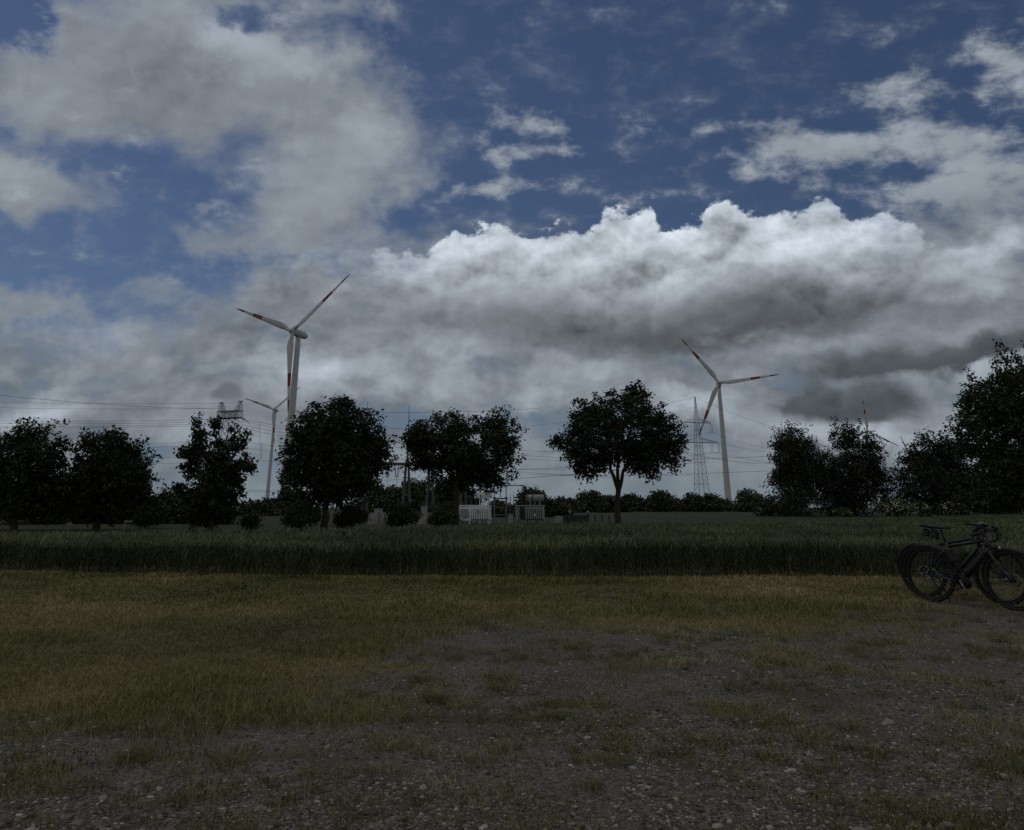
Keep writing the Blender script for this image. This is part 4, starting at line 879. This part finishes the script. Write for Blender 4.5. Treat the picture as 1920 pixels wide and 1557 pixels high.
def transformer(name_l, x0, x1, top, cons, bush, body_m, light, panel, seed):
    Y = YS; k = ppm(960, Y); cx = (x0 + x1) / 2; X = at(cx, 960, Y).x; z0 = gnd(X, Y); root = thing('transformer', name_l, 'transformer', (X, Y, z0), R(-6), group='oil filled transformers of the substation')
    w = (x1 - x0) / k; zt = at(cx, top, Y).z - z0; zb = .38; d = 1.9; fy = -d / 2
    T = MB(); T.box((0, .1, (zb + zt) / 2), (w * .96, d * .8, zt - zb), bevel=.03); T.box((0, .1, zt + .03), (w, d * .9, .09), bevel=.02); T.build('tank', body_m, root)
    Fi = MB(); n = 11 if light else 9; f0 = .42 if light else .38
    for i in range(n):
        x = -w / 2 + w * (f0 + (1 - f0) * (i + .5) / n); Fi.box((x, fy + .02, (zb + zt) / 2 - .05), (w * (1 - f0) / n * .62, .42, zt - zb - .22), bevel=.02)
    Fi.build('cooling_fins', body_m, root)
    Pn = MB()
    if light: Pn.box((-w * .26, fy + .1, zt * .60), (w * .22, .10, (zt - zb) * .62), bevel=.015); Pn.build('panel', MIDP, root); Pn = MB(); Pn.box((w * .16, fy - .2, zt * .70), (.22, .05, .16)); Pn.build('nameplate', MIDP, root)
    else: Pn.box((-w * .24, fy + .1, (zb + zt) / 2), (w * .16, .12, zt - zb - .15), bevel=.015); Pn.build('panel', DARKP, root); Pn = MB(); Pn.box((w * .2, fy - .2, zt * .50), (.18, .05, .20)); Pn.build('gauge', GREYP, root)
    Bs = MB()
    for s in (-.42, -.1, .2, .45): Bs.box((w * s, .05, zb / 2 - .05), (.16, d * .8, zb + .05))
    Bs.box((0, .05, zb - .03), (w * 1.02, d * .86, .07)); Bs.build('base_frame', body_m, root)
    c0, c1, cr, ch = cons; a, b = at(c0, cr, Y + .5) - root.location, at(c1, cr, Y + .5) - root.location; rr = ch / k / 2
    C = MB(); dv = (b - a); n_ = dv.length; C.lathe([(rr * .3, -.06), (rr * .85, -.04), (rr, .06), (rr, n_ - .06), (rr * .85, n_ + .04), (rr * .3, n_ + .06)], tuple(a), tuple(dv), 20)
    co = C.build('conservator', GREYP if light else MIDP, root, True); S = MB()
    for t in (.2, .78):
        p = a.lerp(b, t); S.box((p.x, p.y, (zt + p.z - rr) / 2), (.10, .35, p.z - rr - zt + .12))
    p = a.lerp(b, .5); S.tube([(p.x, p.y, p.z - rr), (p.x - .1, p.y - .2, zt)], .05, 7); S.build('support', body_m, co)
    for x, r0, r1 in bush:
        q, t = at(x, r1, Y - .3) - root.location, at(x, r0, Y - .3) - root.location; I = MB(); q.z = zt; insulator(I, tuple(q), tuple(t), .11, 11); I.tube([tuple(t), tuple(t + Vector((0, 0, .22)))], .03, 6); I.build('bushing', INSUL, root)
    return root
transformer('white transformer with light cooling fins beside the trunk of the flat topped tree', 858, 921, 949, (894, 921, 928, 13), ((883, 931, 947), (893, 931, 947), (902, 931, 947)), GREYP, True, None, 1)
transformer('grey transformer with a black panel, at the end of the substation', 966, 1021, 949, (987, 1018, 934, 12), ((990, 929, 946), (999, 928, 946)), MIDP, False, None, 2)
def busbar():
    Y = YS - 1; X = at(938, 960, Y).x; root = thing('busbar_frame', 'grey steel busbar frame with three upright insulators between the two transformers', 'busbar frame', (X, Y, gnd(X, Y))); o = root.location; L = lambda x, r: at(x, r, Y) - o
    B = MB()
    for x in (927, 949.5): t = L(x, 934); B.box((t.x, 0, t.z / 2 - .05), (.17, .17, t.z)); B.box((t.x, 0, t.z), (.30, .26, .16))
    a, b = L(925, 935), L(952, 935); B.box(((a.x + b.x) / 2, 0, a.z), (b.x - a.x, .20, .13)); c = L(938, 952); B.box(((a.x + b.x) / 2, 0, c.z), (b.x - a.x - .2, .12, .09)); B.box(((a.x + b.x) / 2, 0, c.z * .55), (b.x - a.x - .2, .12, .09)); B.build('frame', STEEL, root)
    for x in (927, 938, 949):
        I = MB(); insulator(I, tuple(L(x, 933)), tuple(L(x, 912)), .085, 12); I.build('insulator', STEEL, root)
    W2 = MB(); W2.tube([tuple(L(920, 911)), tuple(L(938, 910.5)), tuple(L(984, 910.5))], .045, 7)
    W2.box(tuple(L(955, 909.5)), (.2, .12, .12)); W2.build('busbar', STEEL, root)
    for q in (((984, 910.5), (994, 914), (1000, 921), (1001, 928)), ((978, 910.5), (986, 914), (990, 921), (990.5, 929)), ((920, 911), (915, 914), (905, 924), (902, 931)), ((924, 911), (920, 916), (913, 925), (910, 930)), ((920, 911), (909, 914), (896, 924), (893, 931))):
        D = MB(); D.tube([tuple(L(*p)) for p in q], .016, 5); D.build('dropper_wire', WIRE, root)
busbar()
def arrester(x, top, label, lean=0.0):
    Y = YS + .5; X = at(x, 960, Y).x; root = thing('surge_arrester', label, 'surge arrester', (X, Y, gnd(X, Y)), group='thin upright rods between the transformers'); o = root.location; L = lambda xx, r: at(xx, r, Y) - o
    B = MB(); B.tube([(0, 0, -.1), tuple(L(x, 946))], .05, 7); B.build('post', STEEL, root); I = MB(); insulator(I, tuple(L(x, 946)), tuple(L(x, top + 4)), .075, 11); I.tube([tuple(L(x, top + 4)), tuple(L(x, top)), tuple(L(x - 2 * lean, top - .5))], .022, 5); I.build('insulator', INSUL, root)
arrester(957, 928, 'thinner rod like arrester just right of the busbar frame'.replace('just right of', 'close beside'))
arrester(963, 924, 'thicker dark arrester near the grey transformer', 1)
arrester(866, 902, 'thin dark arrester behind the trunk of the flat topped tree')
def cabinet(x0, x1, top, label, m, Y=YS - 2, d=.7):
    k = ppm(970, Y); X = at((x0 + x1) / 2, 970, Y).x; z0 = gnd(X, Y); root = thing('switch_cabinet', label, 'cabinet', (X, Y, z0), group='switch cabinets of the substation'); w = (x1 - x0) / k; h = at(x0, top, Y).z - z0
    B = MB(); B.box((0, 0, h / 2), (w, d, h - .02), bevel=.02); B.build('body', m, root); T = MB(); T.box((0, 0, h + .02), (w + .08, d + .08, .05), bevel=.01); T.build('roof', m, root)
    D = MB(); D.box((0, -d / 2 - .012, h * .5), (w * .86, .02, h * .82), bevel=.004); dd = D.build('door', m, root); H = MB(); H.box((w * .3, -d / 2 - .04, h * .52), (.03, .035, .14)); H.build('handle', DARKP, dd)
cabinet(1041, 1054, 969, 'pale free standing cabinet in the grass by the dark low wall', MIDP)
cabinet(953, 962, 965, 'mid grey cabinet under the arresters beside the grey transformer', MIDP)
cabinet(790, 800, 950, 'grey cabinet behind the pale concrete wall', MIDP, YS + 4)
cabinet(702, 716, 955, 'flat topped grey cabinet by the thick gantry post', MIDP, YS + 5)
def walls():
    Y = YS - 3; a, b = at(690, 975, Y), at(812, 975, Y); z0 = gnd(-8, Y); h = at(750, 962, Y).z - z0
    B = MB(); B.box(((a.x + b.x) / 2, Y, z0 + h / 2 - .1), (b.x - a.x, .2, h + .2), bevel=.02); o = B.build('concrete_wall', CONC); tag(o, 'pale low concrete wall behind the airy shrub', 'wall', kind='thing')
    for x, l in ((710, 'away'), (722, 'nearer')):
        p = at(x, 975, Y - .6); q = MB(); q.tube([(0, 0, -.1), (0, 0, h + .1)], .09, 8); r = q.build('post', STEEL); r.name = 'bollard'; r.location = (p.x, Y - .6, z0)
        tag(r, 'steel bollard before the pale wall, %s the airy shrub' % ('away from' if l == 'away' else 'closer to'), 'bollard', 'steel bollards before the pale wall')
    Y = YS + 2; a, b = at(1056, 975, Y), at(1104, 975, Y); z0 = gnd(a.x, Y); h = at(1080, 966, Y).z - z0
    B = MB(); B.box(((a.x + b.x) / 2, Y, z0 + h / 2), (b.x - a.x, .25, h), bevel=.02); o = B.build('boundary_wall', mat('dark_boards', (.045, .047, .048), .8, vary=.2)); tag(o, 'dark low wall in the grass between the pale cabinet and the thin fence posts', 'wall', kind='thing')
    for i, (x, t) in enumerate(((1103, 962), (1116, 969), (1129, 969), (1142, 970), (1069, 961))):
        p = at(x, 975, Y - .5); zz = gnd(p.x, Y - .5); hh = at(x, t, Y - .5).z - zz; root = thing('fence_post', ['thick dark post at the end of the dark low wall', 'thin dark post next to the end of the dark low wall', 'middle one of the thin dark posts in the grass', 'thin dark post nearest to the forked trunk', 'dark post with a white cap at the middle of the dark low wall'][i], 'post', (p.x, Y - .5, zz), group='dark posts by the dark low wall')
        B = MB(); B.tube([(0, 0, -.1), (0, 0, hh)], .07 if i in (1, 2, 3) else .1, 7); B.build('shaft', DARKSTEEL, root); C = MB(); C.lathe([(.11, -.05), (.12, .12), (.03, .2)], (0, 0, hh), n=8); C.build('cap', MIDP if i in (0, 4) else DARKSTEEL, root)
walls()
def stakes():
    Y = 40; p = at(127, 997, Y); z0 = gnd(p.x, Y); root = thing('wooden_cross', 'thin pale wooden cross standing in the crop by the first trees', 'cross', (p.x, Y, z0)); h = at(127, 978, Y).z - z0
    B = MB(); B.tube([(0, 0, -.1), (.02, 0, h * .6), (.07, 0, h)], .025, 6); B.build('upright', WOOD, root); C = MB(); zc = at(127, 983, Y).z - z0; C.box((.03, -.035, zc), (.36, .03, .06)); C.build('crossbar', WOOD, root)
    p = at(238, 997, Y); root = thing('wooden_trestle', 'small pale wooden frame of two legs and a top board in the grass', 'trestle', (p.x, Y, z0)); h = at(238, 978, Y).z - z0
    for s in (-1, 1): B = MB(); B.tube([(s * .16 - .03, 0, -.1), (s * .14 - .02, 0, h)], .025 if s < 0 else .016, 6); B.build('leg', WOOD if s < 0 else DARKSTEEL, root)
    C = MB(); C.box((0, -.03, h), (.40, .05, .08)); C.build('top_board', WOOD, root)
stakes()

# ------------------------------------------------------------------ the two parked bicycles
FRAMEP = mat('frame_paint', (.007, .008, .011), .45, .2, vary=.1, spec=.6)
RUBBER = mat('tyre_rubber', (.011, .011, .011), .8, vary=.2, scale=20)
BLACK = mat('black_plastic', (.009, .009, .010), .5, vary=.15)
ALLOY = mat('alloy', (.16, .16, .165), .4, .9, vary=.1)
DALLOY = mat('black_alloy', (.018, .018, .02), .4, .6, vary=.1)
LENS = mat('lamp_lens', (.55, .55, .52), .2, vary=.05, spec=.7)
REFL = mat('reflector', (.30, .20, .08), .3, vary=.1, spec=.7)
def ring(B, c, Rm, r, n=44, k=10, m=0, flat=1.0, a0=0.0, a1=2 * math.pi):
    full = a1 - a0 > 6.28; nn = n if full else n + 1; v = []
    for i in range(nn):
        a = a0 + (a1 - a0) * i / n; e = Vector((math.cos(a), 0, math.sin(a)))
        for j in range(k): b = 2 * math.pi * j / k; v.append(tuple(Vector(c) + e * (Rm + r * math.cos(b) * flat) + Vector((0, r * math.sin(b), 0))))
    seg = nn if full else nn - 1
    B.add(v, [(i * k + j, i * k + (j + 1) % k, ((i + 1) % nn) * k + (j + 1) % k, ((i + 1) % nn) * k + j) for i in range(seg) for j in range(k)], m)
def bicycle(label, loc, rz, lean, drop):
    root = thing('bicycle', label, 'bicycle', loc, rz, group='bicycles parked on the gravel'); root.rotation_euler = (lean, 0, rz)
    RA, FA, BB, ST, HT, HB, CR = (Vector(p) for p in ((0, 0, .35), (1.06, 0, .35), (.44, 0, .29), (.275, 0, .74), (.795, 0, .85), (.845, 0, .69), (.858, 0, .665)))
    s = 1 if not drop else .8
    B = MB()
    B.tube([BB, ST + Vector((-.008, 0, .03))], .019, 12); B.tube([ST + Vector((.006, 0, -.03)), HT + Vector((.006, 0, -.035))], [.019, .021], 12); B.tube([HB + Vector((-.006, 0, .03)), BB + Vector((.02, 0, .03))], [.030 * s, .034 * s], 12)
    B.tube([HT, HB], .026, 12)
    for y in (-.062, .062):
        B.tube([BB + Vector((-.03, y * .5, 0)), BB + Vector((-.12, y * .85, .01)), RA + Vector((0, y, 0))], .0115, 8); B.tube([ST + Vector((0, y * .3, -.06)), ST + Vector((-.06, y * .8, -.12)), RA + Vector((0, y, 0))], .0095, 8)
    B.build('frame', FRAMEP, root, True)
    B = MB(); B.tube([HB + Vector((0, 0, -.005)), CR + Vector((0, 0, -.01))], .027, 10); B.tube([CR + Vector((0, -.055, -.01)), CR + Vector((0, .055, -.01))], .022, 8)
    for y in (-.055, .055): B.tube([CR + Vector((0, y, 0)), CR.lerp(FA, .6) + Vector((-.012, y, 0)), FA + Vector((0, y * 1.05, 0))], [.019, .015, .011], 8)
    B.build('fork', FRAMEP, root, True)
    for nm, A in (('rear', RA), ('front', FA)):
        w = bpy.data.objects.new('wheel', None); COL.objects.link(w); w.parent = root; w.location = A
        T = MB(); ring(T, (0, 0, 0), .327, .022); T.build('tyre', RUBBER, w, True)
        T = MB(); ring(T, (0, 0, 0), .298, .013, flat=.9, k=8); T.build('rim', DALLOY, w, True)
        T = MB(); T.lathe([(.012, -.07), (.018, -.045), (.03, -.035), (.016, -.02), (.016, .02), (.03, .035), (.018, .045), (.012, .07)], axis=(0, 1, 0), n=12); T.build('hub', DALLOY, w, True)
        T = MB()
        for i in range(28):
            a = 2 * math.pi * i / 28; b = a + (.5 if i % 2 else -.5); y = .034 if i % 4 < 2 else -.034
            T.tube([(.028 * math.cos(b), y, .028 * math.sin(b)), (.292 * math.cos(a), 0, .292 * math.sin(a))], .0013, 3, caps=False)
        T.build('spokes', ALLOY, w)
        T = MB(); ring(T, (0, .05, 0), .062, .012, 28, 4, flat=1, ); T.build('brake_disc', ALLOY, w)
        if nm == 'rear':
            T = MB()
            for i in range(7): rr = .05 - .0045 * i; T.lathe([(rr, -.026 - .005 * i), (rr, -.029 - .005 * i)], axis=(0, 1, 0), n=20)
            T.build('sprockets', ALLOY, w)
    B = MB(); Cc = BB
    B.lathe([(.062, -.052), (.082, -.04), (.085, .03), (.06, .05)] if not drop else [(.03, -.045), (.03, .045)], tuple(BB + Vector((.015, 0, -.005))), (0, 1, 0), 18); B.build('motor' if not drop else 'bottom_bracket', BLACK, root, True)
    cr = bpy.data.objects.new('crankset', None); COL.objects.link(cr); cr.parent = root; cr.location = BB
    T = MB(); ring(T, (0, -.062, 0), .085, .006, 36, 5); ring(T, (0, -.062, 0), .055, .006, 24, 5); T.build('chainring', DALLOY, cr)
    ang = R(-58)
    for sgn, y in ((1, -.085), (-1, .085)):
        e = Vector((math.cos(ang) * .17 * sgn, y, math.sin(ang) * .17 * sgn)); T = MB(); T.tube([(0, y * .8, 0), tuple(e)], [.014, .010], 8); T.tube([(0, y * .5, 0), (0, y * .9, 0)], .014, 8); T.build('crank_arm', ALLOY if not drop else DALLOY, cr, True)
        T = MB(); T.box(tuple(e + Vector((0, y * .62, 0))), (.09, .085, .022), bevel=.006); T.build('pedal', BLACK, cr); T = MB(); T.box(tuple(e + Vector((-.047, y * .62, 0))), (.004, .05, .014)); T.build('pedal_reflector', REFL, cr); T = MB(); T.box(tuple(e + Vector((.047, y * .62, 0))), (.004, .05, .014)); T.build('pedal_reflector', REFL, cr)
    T = MB(); ch = []
    for a in np.linspace(math.pi * .5, -math.pi * .5, 9): ch.append((BB.x + .088 * math.cos(a), -.062, BB.z + .088 * math.sin(a)))
    ch += [(.06, -.058, .215), (.025, -.056, .205), (.02, -.056, .235), (.055, -.055, .275), (.05, -.055, .33), (0, -.055, .40), (BB.x, -.062, BB.z + .088)]
    T.tube(ch, .0045, 4); T.build('chain', DALLOY, root)
    T = MB(); T.box((.03, -.066, .29), (.035, .025, .06), bevel=.008); T.box((.04, -.062, .235), (.022, .012, .10), bevel=.004); T.build('derailleur', ALLOY, root)
    P = MB(); top = Vector((.215, 0, .925)); P.tube([ST, top], .0145, 10); P.build('seat_post', DALLOY, root, True)
    S = MB(); prof = [(-.14, .072, .0), (-.10, .078, .006), (-.04, .062, .0), (.03, .034, -.006), (.09, .022, -.004), (.135, .016, -.012)]; v = []
    for x, hw, dz in prof:
        for j in range(12): a = 2 * math.pi * j / 12; v.append((top.x + x, hw * math.cos(a), top.z + .03 + dz + .022 * math.sin(a) * (1 if math.sin(a) > 0 else .8)))
    S.add(v, [(i * 12 + j, i * 12 + (j + 1) % 12, (i + 1) * 12 + (j + 1) % 12, (i + 1) * 12 + j) for i in range(5) for j in range(12)] + [tuple(range(12))[::-1], tuple(range(60, 72))]); sa = S.build('saddle', BLACK, root, True)
    rl = MB()
    for y in (-.022, .022): rl.tube([(top.x - .10, y, top.z + .015), (top.x - .04, y, top.z - .006), (top.x + .05, y, top.z - .004), (top.x + .11, y * .5, top.z + .012)], .0035, 6)
    rl.build('rails', ALLOY, sa)
    st = HT + Vector((-.015, 0, .05)); bc = HT + Vector((.03, 0, .10)) if not drop else HT + Vector((.075, 0, .06))
    B = MB(); B.tube([HT, st], .019, 10); B.tube([st - Vector((0, 0, .01)), bc], .017, 10); B.build('stem', BLACK, root, True)
    hb = bpy.data.objects.new('handlebar', None); COL.objects.link(hb); hb.parent = root
    T = MB()
    if not drop:
        T.tube([bc + Vector(p) for p in ((-.055, -.32, .045), (-.02, -.18, .035), (0, -.06, 0), (0, .06, 0), (-.02, .18, .035), (-.055, .32, .045))], .0125, 10); T.build('bar', DALLOY, hb, True)
        for y in (-1, 1):
            G = MB(); G.tube([bc + Vector((-.030, y * .21, .038)), bc + Vector((-.058, y * .335, .046))], [.017, .018], 10); G.build('grip', BLACK, hb, True)
            L = MB(); L.tube([bc + Vector((-.01, y * .17, .03)), bc + Vector((.035, y * .21, .01)), bc + Vector((.03, y * .30, .0))], [.011, .007, .006], 6); L.box(tuple(bc + Vector((-.005, y * .17, .03))), (.045, .035, .035), bevel=.008); L.build('brake_lever', DALLOY, hb)
        D = MB(); D.box(tuple(bc + Vector((-.01, .0, .035))), (.075, .085, .02), bevel=.006, M=Matrix.Rotation(R(-25), 4, 'Y')); D.build('display', BLACK, hb)
        D = MB(); D.tube([bc + Vector((-.05, -.11, .03)), bc + Vector((.03, -.10, .07))], [.022, .026], 10); D.build('bell', ALLOY, hb, True)
    else:
        for y in (-1, 1):
            T.tube([bc + Vector(p) for p in ((0, 0, 0), (0, y * .10, 0), (.01, y * .18, 0), (.05, y * .20, .004), (.095, y * .21, -.005), (.115, y * .215, -.045), (.095, y * .22, -.10), (.045, y * .225, -.125), (-.03, y * .23, -.125))], .014, 9)
            G = MB(); G.tube([bc + Vector((.07, y * .207, .005)), bc + Vector((.115, y * .21, .035)), bc + Vector((.135, y * .212, .05))], [.019, .020, .015], 9); G.build('brake_hood', BLACK, hb, True)
            L = MB(); L.tube([bc + Vector((.125, y * .21, .02)), bc + Vector((.15, y * .213, -.03)), bc + Vector((.14, y * .218, -.085))], [.008, .007, .005], 6); L.build('brake_lever', DALLOY, hb)
        T.build('bar', BLACK, hb, True)
    for y in (-.03, .03):
        C = MB(); C.tube([bc + Vector((.01, y * 3, .02)), bc + Vector((.10, y * 2, -.02)), bc + Vector((.08, y, -.12)), CR + Vector((.0, y * 1.4, .06)), CR.lerp(FA, .7) + Vector((-.02, y * 2, 0))], .0028, 5); C.build('cable', BLACK, root)
    hl = MB(); p = CR + Vector((.075, 0, .06)); hl.lathe([(.012, -.04), (.026, -.02), (.028, .02)], tuple(p), (1, 0, -.1), 14); h = hl.build('headlight', BLACK, root, True); q = MB(); q.lathe([(.025, 0), (.02, .008), (.004, .011)], tuple(p + Vector((.02, 0, -.002))), (1, 0, -.1), 14); q.build('lens', LENS, h, True)
    def guard(A, a0, a1):
        M_ = MB(); n = 26; v = []
        for i in range(n + 1):
            a = a0 + (a1 - a0) * i / n
            for off, y in ((.0, -.031), (.012, -.016), (.016, 0), (.012, .016), (.0, .031), (.008, .015), (.012, 0), (.008, -.015)): v.append((A.x + (.36 + off) * math.cos(a), y, A.z + (.36 + off) * math.sin(a)))
        M_.add(v, [(i * 8 + j, i * 8 + (j + 1) % 8, (i + 1) * 8 + (j + 1) % 8, (i + 1) * 8 + j) for i in range(n) for j in range(8)] + [tuple(range(8))[::-1], tuple(range(n * 8, n * 8 + 8))])
        for f in (.55, .9):
            a = a0 + (a1 - a0) * f
            for y in (-1, 1): M_.tube([(A.x, y * .055, A.z), (A.x + .362 * math.cos(a), y * .03, A.z + .362 * math.sin(a))], .0025, 4)
        return M_.build('mudguard', BLACK, root, True)
    guard(RA, R(18), R(190)); guard(FA, R(60), R(208))
    if not drop:
        b = MB(); d = (BB - HB); M = d.to_track_quat('X', 'Z').to_matrix().to_4x4(); b.box(tuple(HB + d * .47 + Vector((.0, 0, .045))), (.40, .07, .065), bevel=.018, M=M); b.build('battery', BLACK, root)
        b = MB(); b.box((.335, 0, .60), (.10, .075, .17), bevel=.02, M=Matrix.Rotation(R(-15), 4, 'Y')); b.build('lock_case', BLACK, root)
        b = MB(); b.box((.70, 0, .885), (.17, .05, .045), bevel=.015, M=Matrix.Rotation(R(-12), 4, 'Y')); b.build('tube_bag', BLACK, root)
    b = MB(); b.box((top.x - .085, 0, top.z - .06), (.10, .075, .10), bevel=.03, M=Matrix.Rotation(R(12), 4, 'Y')); bg_ = b.build('saddle_bag', BLACK, root)
    k = MB(); g_ = .0; k.tube([(.06, .06, .33), (.10, .10, .20), (.13, .17, -.012 if lean else .0)], [.011, .009, .009], 8); k.build('kickstand', DALLOY, root)
    return root
def bicycles():
    f = on_z(1894, 1090, .35); r = Vector((5.64, 10.84)); d = Vector((f.x - r.x, f.y - r.y)).normalized(); a = math.atan2(d.y, d.x); side = Vector((-d.y, d.x))
    bicycle('near electric bicycle with a straight handlebar, battery and mudguards, on the gravel', (r.x, r.y, float(gz(r.x, r.y))), a, R(-4), False)
    p = Vector((r.x, r.y)) + side * .40 - d * .36
    bicycle('rear bicycle with a curved drop handlebar, parked close behind the electric one', (p.x, p.y, float(gz(p.x, p.y))), a + R(1.5), R(-3), True)
bicycles()
